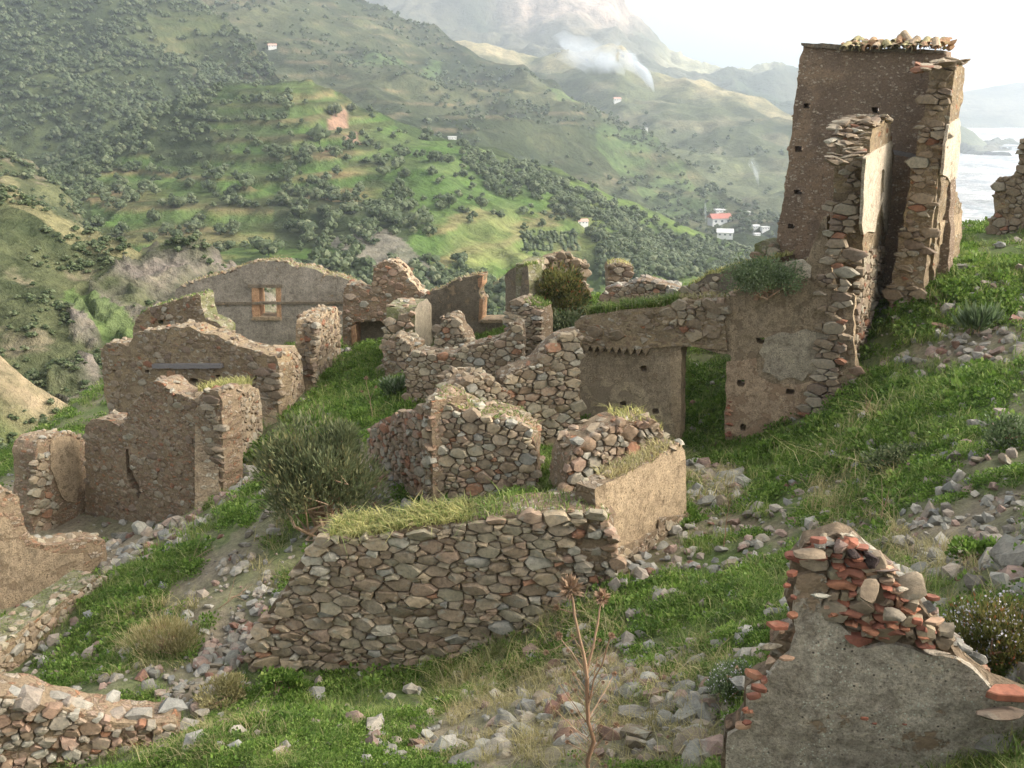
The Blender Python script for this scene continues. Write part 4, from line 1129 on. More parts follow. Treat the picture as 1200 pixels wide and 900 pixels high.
T.stones(.12, .01, .05, .9, 'tile', poly=[(850,450),(857,450),(856,520),(851,520)], lim=240, name='jamb_brick', squash=2.5)
T.patch('door_jamb', [(786,412),(799,410),(798,520),(787,520)], 'tanp', .03, .08, label='lighter plastered edge of the doorway')
# big dark gable wall behind
PB = Plane((905, 302, 20.7), (1110, 300, 18.9))
out = [(943,51),(965,51),(990,53),(1010,55),(1027,57),(1060,59),(1108,60),(1112,80),(1114,200),(1112,330),(1050,350),(960,345),(930,335),(908,322),(903,303),(908,290),(914,255),(920,217),(923,190),(927,163),(932,115),(937,67)]
hl = [[(940,121),(949,121),(949,127),(940,127)], [(932,171),(941,171),(941,178),(932,178)], [(931,222),(940,222),(940,228),(931,228)], [(923,262),(931,262),(931,268),(923,268)], [(1022,126),(1030,126),(1030,133),(1022,133)]]
link('gable_wall', core_mesh(PB, rough_outline(PB.uv(out), .12, .03, 8), [PB.uv(h) for h in hl], .06, .55, .022, M['browndark'], 'gable_wall', T.org), tr)
T.patch('coping_edge', [(940,50),(990,52),(1000,56),(1108,59),(1108,63),(1000,60),(940,54)], 'darkgrey', .05, .3, pl=PB)
bb = Batch()
for yy in range(64, 300, 4):
    if T.r.random() < .35: continue
    xx = np.interp(yy, [67,115,163,217,290], [937,932,927,920,908]); q = PB.uv([(xx-1, yy)])[0]
    add_peb(bb, PB.w(q[0]+.07*T.r.random(), q[1], -.05-.4*T.r.random()), T.r.uniform(.05, .11), T.r, .2)
put(link('edge_bricks', bb.mesh('edge_bricks', M['dryred'], T.org, True, R(30)), tr), kind='stuff')
# roof tiles left on the coping
def tile_geo():
    v = []; f = []
    for j in range(2):
        for k in range(7):
            a = math.pi*(k/6); rr = .11-.02*j
            v += [(math.cos(a)*rr, j*.40, math.sin(a)*rr), (math.cos(a)*(rr-.014), j*.40, math.sin(a)*(rr-.014))]
    for k in range(6):
        a, b = k*2, (k+1)*2
        f += [(a, b, b+14, a+14), (a+1, a+15, b+15, b+1), (a, a+1, b+1, b), (a+14, b+14, b+15, a+15)]
    return mesh('roof_tile', v, f, M['rooftile'], smooth=False)
tm = tile_geo()
for x0, x1, n in ((992, 1030, 16), (1038, 1106, 30)):
    for k in range(n):
        px = x0+(x1-x0)*(k+.5*T.r.random())/n; q = PB.uv([(px, 57)])[0]
        row = k % 3
        o = link('roof_tile', tm, tr, PB.w(q[0], q[1]-.03+.05*row+.03*T.r.random(), .22-.20*row)-T.org)
        yaw = math.atan2(PB.n[1], PB.n[0])+math.pi/2
        o.rotation_euler = (R(14)+T.r.normal()*.18, T.r.normal()*.35, yaw+T.r.normal()*.35)
        o.scale = (.8, T.r.uniform(.5, .9), .8)
B = Batch()
for k in range(60):
    px = T.r.choice([T.r.uniform(985, 1030), T.r.uniform(1038, 1112)]); q = PB.uv([(px, 57)])[0]
    add_peb(B, PB.w(q[0], q[1]+.02+.1*T.r.random(), -.5*T.r.random()), T.r.uniform(.05, .1), T.r)
put(link('tile_rubble', B.mesh('tile_rubble', M['rooftile'], T.org, True, R(30)), tr), kind='stuff')
# inner wall stub running back from the front corner
PS = Plane((1010, 260, 16.85), (1047, 250, 20.2))
out = [(1003,200),(1007,184),(1011,173),(1016,158),(1022,145),(1032,139),(1042,137),(1045,150),(1047,200),(1050,283),(1058,300),(1070,316),(1072,350),(1050,400),(1020,440),(1004,530),(1000,500)]
link('stub_wall', core_mesh(PS, rough_outline(clamp0(PS.uv(out)), .12, .035, 4), [], .055, .55, .035, M['brown'], 'stub_wall', T.org), tr)
T.patch('cream_plaster', [(1012,185),(1020,178),(1044,165),(1043,190),(1044,230),(1046,262),(1045,280),(1040,284),(1036,268),(1033,250),(1032,236),(1026,256),(1024,272),(1016,271),(1010,275),(1008,262),(1010,230),(1011,205)], 'white', .03, .05, pl=PS, label='large cream plaster patch on the broken inner wall', holes=[[(1031,200),(1034,198),(1034,225),(1030,235)]], rough=.012, cell=.035)
T.patch('lower_cream_plaster', [(1010,300),(1024,292),(1028,318),(1024,330),(1018,322),(1012,330)], 'greytan', .03, .05, pl=PS, cell=.035)
T.patch('cream_plaster_strip', [(1017,330),(1024,328),(1024,345),(1018,352)], 'white', .03, .05, pl=PS, cell=.03)
T.stones(.15, .012, .05, .75, 'house', poly=[(1006,300),(1030,290),(1050,290),(1064,305),(1068,325),(1040,380),(1018,420),(1006,460),(1000,400)], pl=PS, lim=275, name='return_stone')
q0, q1 = PS.w(-.02, 0, -.58), PS.w(-.02, 0, .02)
PE = PlaneW(q0, q1)
T.stones(.20, .009, .055, .85, 'house', uvpoly=[(-.02,-1.75),(.2,-1.5),(.42,-1.35),(.52,-1.35),(.52,-7),(-.12,-7),(-.1,-4.2),(-.04,-3)], pl=PE, lim=330, squash=2.0, big=.2, embed=.05, name='quoin_stone')
T.cap_line(PS, [(1004,196),(1007,184),(1011,173),(1016,158),(1022,145),(1032,139),(1044,137)], .58, .18, 130, lim=60, flat=.5)
# right-hand wall running back, its broken end a column of stones
PR = Plane((1106, 190, 18.2), (1130, 190, 20.4))
out = [(1099,92),(1101,80),(1112,74),(1124,73),(1131,80),(1131,97),(1124,138),(1122,190),(1119,217),(1127,243),(1127,277),(1122,320),(1115,440),(1090,440),(1095,290),(1098,263),(1103,203),(1106,140),(1104,110)]
link('end_wall', core_mesh(PR, rough_outline(clamp0(PR.uv(out)), .12, .03, 6), [], .055, .42, .04, M['brown'], 'end_wall', T.org), tr)
T.patch('cream_plaster', [(1106,170),(1110,146),(1123,138),(1124,160),(1122,190),(1119,208),(1114,217),(1109,208),(1103,205)], 'white', .03, .05, pl=PR, label='long cream plaster patch on the outer face of the tower wall', rough=.012, cell=.035)
T.patch('buff_plaster', [(1100,262),(1112,254),(1125,250),(1125,272),(1108,282),(1099,288)], 'tanp', .03, .05, pl=PR, cell=.035)
PC = PlaneW(PR.w(-.03, 0, -.46), PR.w(-.03, 0, .02))
CU = [(.06,-.02),(.2,.12),(.40,.15),(.40,-6.5),(-.22,-6.5),(-.18,-3.6),(-.10,-2.4),(-.04,-1.2)]
T.stones(.22, .009, .06, .85, 'house', uvpoly=CU, pl=PC, lim=420, squash=2.1, big=.3, embed=.05, name='column_stone')
link('column_core', core_mesh(PC, rough_outline(np.array(CU), .12, .03, 7), [], .06, .5, .03, M['brown'], 'column_core', T.org), tr)
T.cap_line(PR, [(1100,82),(1112,74),(1130,73)], .45, .2, 60, lim=30)
# wooden rail left in the wall
def bar(a, b, w, h, mat, name, parent, org):
    a = np.array(a); b = np.array(b); d = b-a; L = np.linalg.norm(d); d /= L
    s_ = np.cross(d, [0, 0, 1]); s_ /= np.linalg.norm(s_); u = np.cross(s_, d)
    v = []; n = 9
    for k in range(n):
        f = k/(n-1); c = a+d*L*f; e = 1-.25*abs(f-.5)+.1*math.sin(k*2.3)
        for sx, sy in ((-1, -1), (1, -1), (1, 1), (-1, 1)): v.append(c+s_*sx*w/2*e+u*sy*h/2*e-np.asarray(org))
    f = [(0, 3, 2, 1), tuple(4*(n-1)+i for i in range(4))]
    for k in range(n-1):
        for i in range(4): f.append((4*k+i, 4*k+(i+1) % 4, 4*k+4+(i+1) % 4, 4*k+4+i))
    return link(name, mesh(name, v, f, M[mat]), parent)
q0 = PB.uv([(1046, 176)])[0]; q1 = PB.uv([(1077, 183)])[0]
bar(PB.w(q0[0]-.1, q0[1], .15), PB.w(q1[0], q1[1], .15), .07, .08, 'wood', 'wooden_rail', tr, T.org)

# ------------------------------------------------------------------ houses at the left
w = Wall('ruined_house_wall', 'long grey plastered wall with an empty brick-edged window opening', 'wall', (205, 402, 31.8), (412, 402, 31.4),
    [(205,352),(206,338),(220,332),(235,327),(257,322),(270,317),(283,313),(292,309),(304,307),(323,305),(335,307),(344,313),(356,313),(370,316),(380,322),(398,324),(414,332),(418,350),(414,425),(205,425)],
    t=.6, mat='grey', side='mossy', seed=30, amp=.02, holes=[[(296,336),(328,336),(328,372),(297,372)]], cell=.10)
w.patch('plaster_ledge', [(209,354),(414,353),(414,356),(209,357)], 'darkgrey', .05, .12, cell=.06, rough=.004)
PO = w.pl
for nm, q in (('brick_jamb', [(295,335),(303,336),(304,372),(296,373)]), ('brick_jamb', [(323,336),(329,335),(330,373),(325,373)])):
    o = w.patch(nm, q, 'ochre', .02, .62, cell=.06, rough=.01)
w.patch('window_sill', [(296,371),(329,371),(330,375),(295,375)], 'tanp', .05, .66, cell=.06, rough=.004)
w.patch('window_lintel', [(291,333),(331,333),(331,337),(291,337)], 'darkgrey', .04, .62, cell=.06, rough=.004)
w.capping(206, 414, .16, mat='house', rows=3, lim=60, minpx=8); w.grass(210, 412, 500, .10, 'dryg', 'top_grass', .5)
w = Wall('stepped_wall', 'small stepped brown wall before the grey windowed wall', 'wall', (157, 400, 27.4), (262, 400, 26.2),
    [(156,384),(160,374),(166,366),(178,360),(192,357),(207,352),(220,348),(231,344),(235,347),(237,362),(240,373),(253,377),(261,384),(264,420),(156,420)], t=.55, mat='brown', side='mossy', seed=31, holes=[[(185,375),(191,375),(191,380),(185,380)]])
w.stones(.16, .014, .035, .45, 'house', lim=60, minpx=9); w.capping(157, 262, .15, mat='house', rows=2, lim=30); w.grass(160, 235, 400, .10, 'grass', 'top_grass', .6)
w = Wall('ruined_house', 'brown roofless house wall with an old wooden lintel beam set in it', 'building', (118, 520, 24.6), (326, 500, 22.3),
    [(118,412),(121,405),(128,402),(143,403),(150,408),(155,398),(162,389),(175,388),(190,386),(204,382),(213,385),(222,382),(232,388),(245,392),(257,394),(267,400),(277,406),(292,409),(307,413),(316,418),(324,417),(327,430),(326,520),(300,560),(240,620),(140,620),(140,560),(132,500),(122,455)],
    t=.55, mat='brown', seed=32, part='front_wall', holes=[[(131,433),(136,433),(136,437),(131,437)], [(170,433),(175,433),(175,437),(170,437)], [(222,443),(232,443),(232,449),(222,449)], [(252,439),(258,439),(258,443),(252,443)], [(297,440),(302,440),(302,446),(297,446)]])
w.stones(.17, .014, .022, .34, 'house', lim=150, minpx=9)
w.stones(.26, .008, .06, 1, 'house', poly=[(306,432),(326,432),(327,505),(305,505)], squash=2.8, lim=190, name='quoin_stone', minpx=9)
w.patch('window_jamb', [(196,434),(205,433),(205,452),(198,452)], 'ochre', .03, .06, label='pale ochre window jamb under the wooden beam', cell=.05)
q0 = w.pl.uv([(182, 428)])[0]; q1 = w.pl.uv([(262, 428)])[0]
bar(w.pl.w(q0[0], q0[1], .05), w.pl.w(q1[0], q1[1], .05), .16, .11, 'wood', 'lintel_beam', w.root, w.org)
w.capping(120, 324, .16, mat='house', rows=2.6, lim=70, minpx=8)
P2 = Plane((326, 508, 22.25), (356, 482, 24.6))
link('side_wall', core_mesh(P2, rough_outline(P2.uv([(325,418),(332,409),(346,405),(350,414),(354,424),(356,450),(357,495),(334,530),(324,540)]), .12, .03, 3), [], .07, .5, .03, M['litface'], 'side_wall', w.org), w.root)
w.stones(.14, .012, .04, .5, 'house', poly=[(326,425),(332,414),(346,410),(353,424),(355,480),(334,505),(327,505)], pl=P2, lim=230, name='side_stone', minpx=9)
# tall narrow wall with sunlight painted into its side colour
w = Wall('narrow_wall', 'narrow rubble wall with a side painted sunlit between the windowed wall and the green lane', 'wall', (370, 466, 24.9), (399, 440, 27.8),
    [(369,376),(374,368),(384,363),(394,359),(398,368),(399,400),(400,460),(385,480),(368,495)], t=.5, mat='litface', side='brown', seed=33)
pe = Plane((354, 460, 25.2), (371, 466, 24.8))
w.stones(.22, .01, .07, 1, 'house', poly=[(355,385),(358,376),(368,374),(371,380),(370,475),(356,470)], pl=pe, lim=60, squash=2, minpx=9)
w.stones(.16, .012, .035, .5, 'house', lim=110, minpx=9)
w.capping(369, 398, .16, mat='house', rows=3, lim=20)
# front left house
w = Wall('ruined_house', 'reddish brown roofless house with a dark crack down its wall', 'building', (100, 640, 20.9), (258, 572, 18.7),
    [(100,500),(108,492),(118,491),(130,493),(141,500),(147,492),(151,478),(162,468),(170,458),(176,449),(184,447),(191,449),(198,456),(208,462),(219,466),(230,469),(238,461),(247,456),(256,459),(260,470),(262,572),(262,610),(200,680),(100,690)],
    t=.55, mat='redbrown', seed=34, part='front_wall', holes=[[(147,526),(151,527),(152,545),(158,560),(166,576),(163,585),(155,572),(148,556)]], cell=.052)
w.stones(.16, .014, .022, .34, 'house', lim=150, minpx=9)
w.stones(.22, .008, .05, 1, 'house', poly=[(238,470),(257,466),(260,565),(246,575),(240,520)], squash=2.6, lim=190, name='quoin_stone', minpx=9)
w.capping(100, 258, .16, mat='house', rows=2.2, lim=60, minpx=8)
P2 = Plane((259, 576, 18.65), (309, 540, 21.6))
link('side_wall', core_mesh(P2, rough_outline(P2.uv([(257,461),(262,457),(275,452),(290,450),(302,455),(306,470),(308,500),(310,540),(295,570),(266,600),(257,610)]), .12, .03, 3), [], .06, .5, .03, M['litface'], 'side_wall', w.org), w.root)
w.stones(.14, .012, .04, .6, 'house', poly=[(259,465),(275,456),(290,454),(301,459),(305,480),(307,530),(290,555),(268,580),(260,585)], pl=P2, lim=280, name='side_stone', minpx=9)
gp = []
for _ in range(900):
    f = w.r.random(); q = P2.uv([(259+38*f, 459-9*f)])[0]; gp.append(P2.w(q[0], q[1]-.04, -.5*w.r.random()))
put(link('top_grass', blades(np.array(gp), .24, w.r, M['straw'], 'top_grass', w.org, .006, .5), w.root), kind='stuff')
# left return with the pale plaster
w = Wall('plastered_wall', 'short wall stub with a pale plaster strip at the left end of the cracked house', 'wall', (41, 628, 19.6), (102, 642, 21.0),
    [(40,530),(43,520),(51,513),(60,509),(70,508),(84,507),(92,510),(104,514),(106,660),(40,680),(38,600),(44,560)], t=.6, mat='redbrown', seed=35)
w.patch('pale_plaster', [(58,520),(66,511),(80,511),(92,516),(94,560),(88,590),(74,586),(66,568),(58,548)], 'tanp', .03, .05, label='pale cream plaster strip', amp=.01)
w.stones(.2, .012, .05, .8, 'dry', poly=[(40,530),(56,515),(58,570),(66,600),(66,640),(40,640),(40,590)], lim=50)
w.capping(42, 104, .16, mat='dry', rows=3, lim=30)
# lower-left room wall
w = Wall('brown_wall', 'low brown wall ending in a broken upright at the left edge below the cracked house', 'wall', (-30, 735, 14.9), (122, 662, 16.6),
    [(-34,560),(-10,562),(6,576),(20,584),(26,600),(30,622),(40,636),(60,640),(80,636),(100,633),(124,634),(126,665),(100,700),(60,735),(-30,800)], t=.5, mat='redbrown', seed=36, cell=.05)
w.patch('plaster', [(-32,600),(10,608),(28,640),(70,650),(98,648),(96,680),(50,716),(-30,760)], 'facade', .02, .05)
w.capping(30, 124, .16, mat='dry', rows=2.6, lim=50); w.capping(-30, 30, .14, mat='house', rows=2, lim=20)
w = Wall('low_stone_wall', 'low stone wall with a flat mossy top between the sunken room and the green lane', 'wall', (-30, 800, 12.3), (122, 694, 14.9),
    [(-34,776),(0,756),(30,734),(60,713),(90,692),(119,673),(124,680),(124,710),(80,750),(20,800),(-34,850)], t=.55, mat='brown', side='mossy', seed=37)
w.stones(.16, .012, .04, .7, 'dry', lim=120); w.capping(-30, 122, .15, mat='dry', rows=2.4, lim=60); w.grass(-30, 120, 500, .05, 'grass', 'top_moss', 1)
w = Wall('red_rubble_wall', 'low wall of reddish rubble at the bottom corner topped by big loose stones', 'wall', (-40, 940, 8.5), (208, 862, 9.1),
    [(-44,812),(0,814),(25,820),(50,826),(75,832),(105,840),(140,846),(180,850),(204,846),(212,860),(205,880),(190,930),(150,980),(-44,1000)], t=.42, mat='redbrown', seed=38, amp=.04)
w.stones(.14, .012, .05, .8, 'dryred', lim=240, big=.1)
w.capping(-40, 208, .26, mat='rock', rows=2.6, lim=58, tilt=.25)

# ------------------------------------------------------------------ ruins in the middle distance
w = Wall('arched_ruin', 'brown ruin with a tall orange-edged gable and a low arched niche', 'wall', (402, 418, 29.2), (504, 400, 28.8),
    [(402,345),(406,334),(416,333),(424,338),(435,342),(437,325),(438,312),(448,307),(462,307),(470,312),(475,318),(480,328),(487,334),(492,343),(505,348),(506,420),(402,440)], t=.6, mat='redbrown', side='litface', seed=40,
    holes=[[(411,384),(418,378),(432,375),(446,376),(455,384),(457,396),(455,440),(411,440)]], cell=.09)
w.stones(.2, .014, .04, .4, 'dryred', lim=70, minpx=8); w.capping(403, 505, .16, mat='dryred', rows=2.5, lim=40, minpx=8)
w.patch('arch_edge', [(412,382),(417,380),(417,420),(412,420)], 'ochre', .02, .5, cell=.08, label='orange brick edge of the niche')
w.patch('niche_back', [(408,378),(457,374),(458,425),(408,425)], 'greytan', -.62, .2, cell=.09)
w = Wall('slanted_wall', 'mossy-topped grey wall fragment slanting across in front of the arched niche', 'wall', (487, 416, 24.5), (506, 402, 26.8),
    [(486,362),(492,354),(500,351),(505,356),(506,380),(507,405),(498,420),(486,430)], t=.75, mat='greytan', side='mossy', seed=41)
e0 = PlaneW(w.pl.w(-.02, 0, -.76), w.pl.w(-.02, 0, .02))
zt = w.uv[:, 1].max()
w.stones(.26, .012, .06, .9, 'dry', uvpoly=[(0,zt-.35),(.35,zt-.12),(.78,zt-.05),(.78,zt-3),(-.1,zt-3),(-.06,zt-1.2)], pl=e0, lim=60, name='end_stone', minpx=8)
w.cap_line(w.pl, [(487,360),(492,354),(500,351),(505,355)], .7, .16, 40, mat='dry')
w = Wall('rubble_stump', 'small rubble stump on the grass below the mossy-topped fragment', 'wall', (452, 428, 23.8), (482, 428, 23.4),
    [(452,402),(457,396),(466,394),(474,398),(482,404),(483,440),(452,440)], t=.6, mat='core', seed=42, amp=.05)
w.stones(.2, .012, .06, .9, 'dry', lim=40); w.capping(452, 482, .2, mat='dry', rows=4, lim=20)
w = Wall('dark_plastered_wall', 'dark stained plaster wall with an orange brick edge at its open end', 'wall', (498, 402, 27.5), (592, 402, 26.9),
    [(498,346),(508,341),(520,337),(530,331),(540,327),(551,324),(560,323),(566,324),(564,334),(561,342),(565,352),(563,377),(577,377),(590,377),(594,385),(594,420),(498,425)], t=.5, mat='darkgrey', side='brown', seed=43, cell=.085)
w.patch('brick_edge', [(562,350),(566,351),(565,376),(561,376)], 'ochre', .02, .5, cell=.06); w.patch('brick_edge', [(560,326),(566,324),(565,334),(561,340)], 'ochre', .02, .5, cell=.06)
w.patch('sill_slab', [(562,374),(592,374),(592,378),(562,378)], 'tanp', .04, .58, cell=.07, rough=.005)
w.capping(498, 565, .13, mat='house', rows=3, lim=20, minpx=8); w.grass(498, 562, 160, .1, 'dryg', 'top_grass')
w = Wall('small_rubble_pillar', 'small stepped rubble pillar behind the long rubble wall in the middle', 'pillar', (509, 424, 22.4), (548, 424, 22.2),
    [(509,396),(511,386),(517,383),(518,373),(526,371),(535,373),(537,384),(544,392),(548,402),(549,440),(509,440)], t=.6, mat='core', seed=44, amp=.04)
w.stones(.17, .01, .06, 1, 'dry', lim=80); w.capping(510, 548, .15, mat='dry', rows=2, lim=20)
w = Wall('ruined_wall', 'brown ruined wall with an upright corner at the right edge beside the river view', 'wall', (1156, 276, 24.5), (1260, 270, 23),
    [(1156,272),(1160,258),(1166,250),(1164,232),(1168,212),(1176,208),(1188,206),(1193,196),(1197,163),(1210,158),(1240,160),(1262,170),(1262,300),(1156,295)], t=.6, mat='brown', seed=45)
w.stones(.2, .012, .06, .8, 'house', lim=60); w.capping(1158, 1195, .2, mat='house', rows=2, lim=20)

# ------------------------------------------------------------------ near wall at the lower right
w = Wall('broken_plaster_wall', 'close grey plastered wall end with exposed terracotta fragments and stones in its peak', 'wall', (850, 900, 3.75), (1200, 900, 3.45),
    [(842,1010),(846,900),(850,856),(866,848),(873,836),(872,802),(884,794),(897,789),(906,774),(900,755),(912,742),(930,737),(926,715),(921,700),(927,680),(926,660),(936,650),(943,637),(955,634),(968,628),(982,623),(996,630),(1012,644),(1030,658),(1046,670),(1058,682),(1070,700),(1082,716),(1094,730),(1105,742),(1114,760),(1131,780),(1148,792),(1161,804),(1182,812),(1202,818),(1240,826),(1250,1010)],
    t=.11, mat='core', seed=50, cell=.022, rough=.008, amp=.010, step=.04)
w.patch('grey_plaster', [(846,1000),(850,900),(852,858),(874,846),(874,804),(898,792),(909,776),(925,762),(932,740),(928,712),(930,690),(934,672),(950,668),(968,672),(972,688),(961,704),(962,715),(978,724),(990,733),(1000,742),(1013,757),(1030,754),(1047,753),(1066,756),(1084,763),(1104,765),(1120,768),(1138,780),(1150,793),(1163,806),(1185,812),(1240,824),(1240,1000)],
    'nearp', .025, .04, cell=.013, amp=.006, rough=.006)
NPk = [(936,652),(945,640),(968,630),(983,625),(997,629),(1014,642),(1046,664),(1060,674),(1084,708),(1108,734),(1118,752),(1100,760),(1084,758),(1066,752),(1047,748),(1030,750),(1014,752),(1000,738),(990,728),(978,720),(966,712),(966,704),(976,690),(972,668),(950,662),(934,664)]
w.stones(.055, .0025, .040, .5, 'tile', poly=NPk, squash=2.6, lim=150, embed=.01, name='terracotta_piece', big=.15)
w.stones(.062, .004, .034, .8, 'dry', poly=NPk, squash=1.3, lim=190, embed=.03, name='stone', big=.2)
def shard(r):
    n = int(r.integers(5, 8)); a = np.sort(r.uniform(0, 6.28, n)+np.arange(n)*.01); a = np.arange(n)*6.28/n+r.normal(size=n)*.22
    q = np.stack([np.cos(a), np.sin(a)*.75], -1)*r.uniform(.72, 1.1, (n, 1))
    v = np.concatenate([np.c_[q*.93, np.full(n, -1.)], np.c_[q, np.full(n, -.75)], np.c_[q, np.full(n, .75)], np.c_[q*.93, np.full(n, 1.)]])
    f = [tuple(range(n))[::-1], tuple(range(3*n, 4*n))]
    for L in range(3):
        for k in range(n): k2 = (k+1) % n; f.append((L*n+k, L*n+k2, (L+1)*n+k2, (L+1)*n+k))
    return v, f
def put_rock(parent, org, px, py, Y, sz, mat, name='stone', sc=(1, 1, .8), lab=None, rot=None, k=None):
    v, f = ROCKG[k if k is not None else w.r.integers(14)]
    if mat == 'tile': v, f = shard(w.r); sc = (sc[0], sc[1], min(sc[2], .5)*.6)
    me = mesh(name, v*np.array(sc)*sz, f, M[mat], smooth=True); me.set_sharp_from_angle(angle=R(26))
    o = link(name, me, parent, P(px, py, Y)-org)
    f_ = sc[2] < .7
    o.rotation_euler = rot or (w.r.normal()*(.08 if f_ else .3), w.r.normal()*(.12 if f_ else .3), w.r.normal()*.2 if f_ else w.r.uniform(0, 6))
    if lab: o['label'] = lab
    return o
for k in range(46):      # loose broken tile pieces bedded along the ragged edges
    f_ = w.r.random()
    if k < 34: x = 940+215*f_; y = np.interp(x, [936,983,1046,1084,1118,1163], [652,634,674,712,756,796])
    else: y = 655+190*f_; x = np.interp(y, [655,690,720,745,775,800,845], [932,928,930,915,905,885,868])
    put_rock(w.root, w.org, x+4*w.r.normal(), y+6*w.r.random(), 3.60+.06*w.r.random(), w.r.uniform(.016, .038), 'tile' if w.r.random() < .55 else 'dry', 'terracotta_piece' if 0 else 'edge_piece', (1, .8, .5), None, (w.r.normal()*.25, w.r.normal()*.25, w.r.normal()*.8))
for a in [(1018,695,3.44,.062,'house',(1,.8,.9),'ochre brown boulder set in the peak'),(1046,720,3.44,.064,'house',(1,.8,.75),None),(964,698,3.49,.045,'dryred',(1.1,.8,.6),None),(985,640,3.6,.05,'rock',(.7,.8,1.2),None),(1020,655,3.6,.05,'scoria',(1.1,.9,.8),'black scorched lump of stone'),(1000,650,3.58,.035,'scoria',(1,1,.8),None),
          (1042,668,3.58,.05,'rock',(1.3,.8,.35),None),(960,633,3.6,.035,'tile',(1.2,.8,.6),None),(951,650,3.58,.06,'house',(1.2,.8,.4),None),(1058,690,3.56,.035,'white',(.8,.8,.5),None),(1098,764,3.5,.05,'white',(1.2,.6,.5),None),
          (928,672,3.6,.03,'tile',(.9,.8,1.1),None),(930,700,3.58,.022,'tile',(.7,.8,1.6),None),(912,733,3.6,.045,'tile',(1.2,.8,.35),'bright terracotta shard jutting from the wall edge'),(922,771,3.6,.03,'tile',(1.1,.8,.35),None),(883,790,3.66,.045,'tile',(1,.8,.8),'salmon terracotta block on the shoulder of the wall'),(870,850,3.7,.038,'tile',(1.1,.8,.5),None),(879,838,3.7,.03,'house',(.7,.8,1.2),None),
          (1180,812,3.4,.075,'tile',(1.4,1,.38),'orange terracotta slab at the outer end of the wall'),(1178,835,3.36,.09,'house',(1.5,1,.5),None),(1013,842,3.54,.02,'tile',(1.2,.5,.6),None),(1025,848,3.52,.012,'tile',(1,.6,.8),None),(1060,849,3.5,.010,'tile',(1,.6,.7),None),(1145,770,3.46,.05,'rock',(1,.9,.7),None),(1092,700,3.6,.03,'tile',(1,.8,.5),None),(1095,728,3.5,.035,'tile',(1.2,.8,.35),None),(1075,728,3.5,.035,'tile',(.8,.7,.6),None),
          (993,627,3.62,.028,'white',(1.2,.8,.4),None),(1132,760,3.46,.035,'rock',(1,.9,.7),None),(905,757,3.66,.05,'greytan',(1.1,.7,.6),None),(866,800,3.9,.05,'rock',(1,.9,1),None)]:
    put_rock(w.root, w.org, a[0], a[1], a[2], a[3], a[4], {'tile': 'terracotta_piece'}.get(a[4], 'stone'), a[5], a[6])
B = Batch()
for k in range(90):
    f = w.r.random(); x = 936+190*f; y = np.interp(x, [936,983,1046,1084,1118,1163], [648,630,668,708,750,792])
    add_peb(B, P(x, y, 3.62+.3*w.r.random()), w.r.uniform(.018, .045), w.r, .3)
put(link('small_capping_stones', B.mesh('small_capping_stones', M['rock'], w.org, True, R(30)), w.root), kind='stuff')
# ------------------------------------------------------------------ vegetation helpers
def leaves(c, d, L, Wd, r, mat, name, org=(0, 0, 0), fold=.0, tint=None):
    """c centres, d unit growth directions; one kite-shaped leaf each"""
    n = len(c); c = np.asarray(c)-np.asarray(org)
    s_ = np.cross(d, r.normal(size=(n, 3))); s_ /= np.linalg.norm(s_, axis=1)[:, None]+1e-9
    L = (L*r.uniform(.6, 1.3, n))[:, None]; Wd = (Wd*r.uniform(.7, 1.2, n))[:, None]
    v = np.stack([c, c+d*L*.45+s_*Wd, c+d*L, c+d*L*.45-s_*Wd], 1).reshape(-1, 3)
    f = np.arange(n*4).reshape(n, 4)
    t_ = r.random(n) if tint is None else tint
    return mesh(name, v, f, mat, tint=np.repeat(t_, 4))
def unit(v): return v/(np.linalg.norm(v, axis=-1, keepdims=True)+1e-9)
def curved(B, a, b, w0, w1, r, wob=.1, n=6, sides=5):
    a = np.array(a, float); b = np.array(b, float); L = np.linalg.norm(b-a)
    pts = [a+(b-a)*k/(n-1)+(r.normal(size=3)*wob*L*.12 if 0 < k < n-1 else 0) for k in range(n)]
    v = []; f = []
    for k, p in enumerate(pts):
        d = unit(pts[min(k+1, n-1)]-pts[max(k-1, 0)]); s_ = unit(np.cross(d, [.3, .9, .1])); u = np.cross(s_, d)
        ww = w0+(w1-w0)*k/(n-1)
        for j in range(sides):
            an = 6.283*j/sides; v.append(p+s_*math.cos(an)*ww+u*math.sin(an)*ww)
    for k in range(n-1):
        for j in range(sides):
            j2 = (j+1) % sides; f.append((k*sides+j, k*sides+j2, k*sides+sides+j2, k*sides+sides+j))
    B.add(v, f)
    return pts
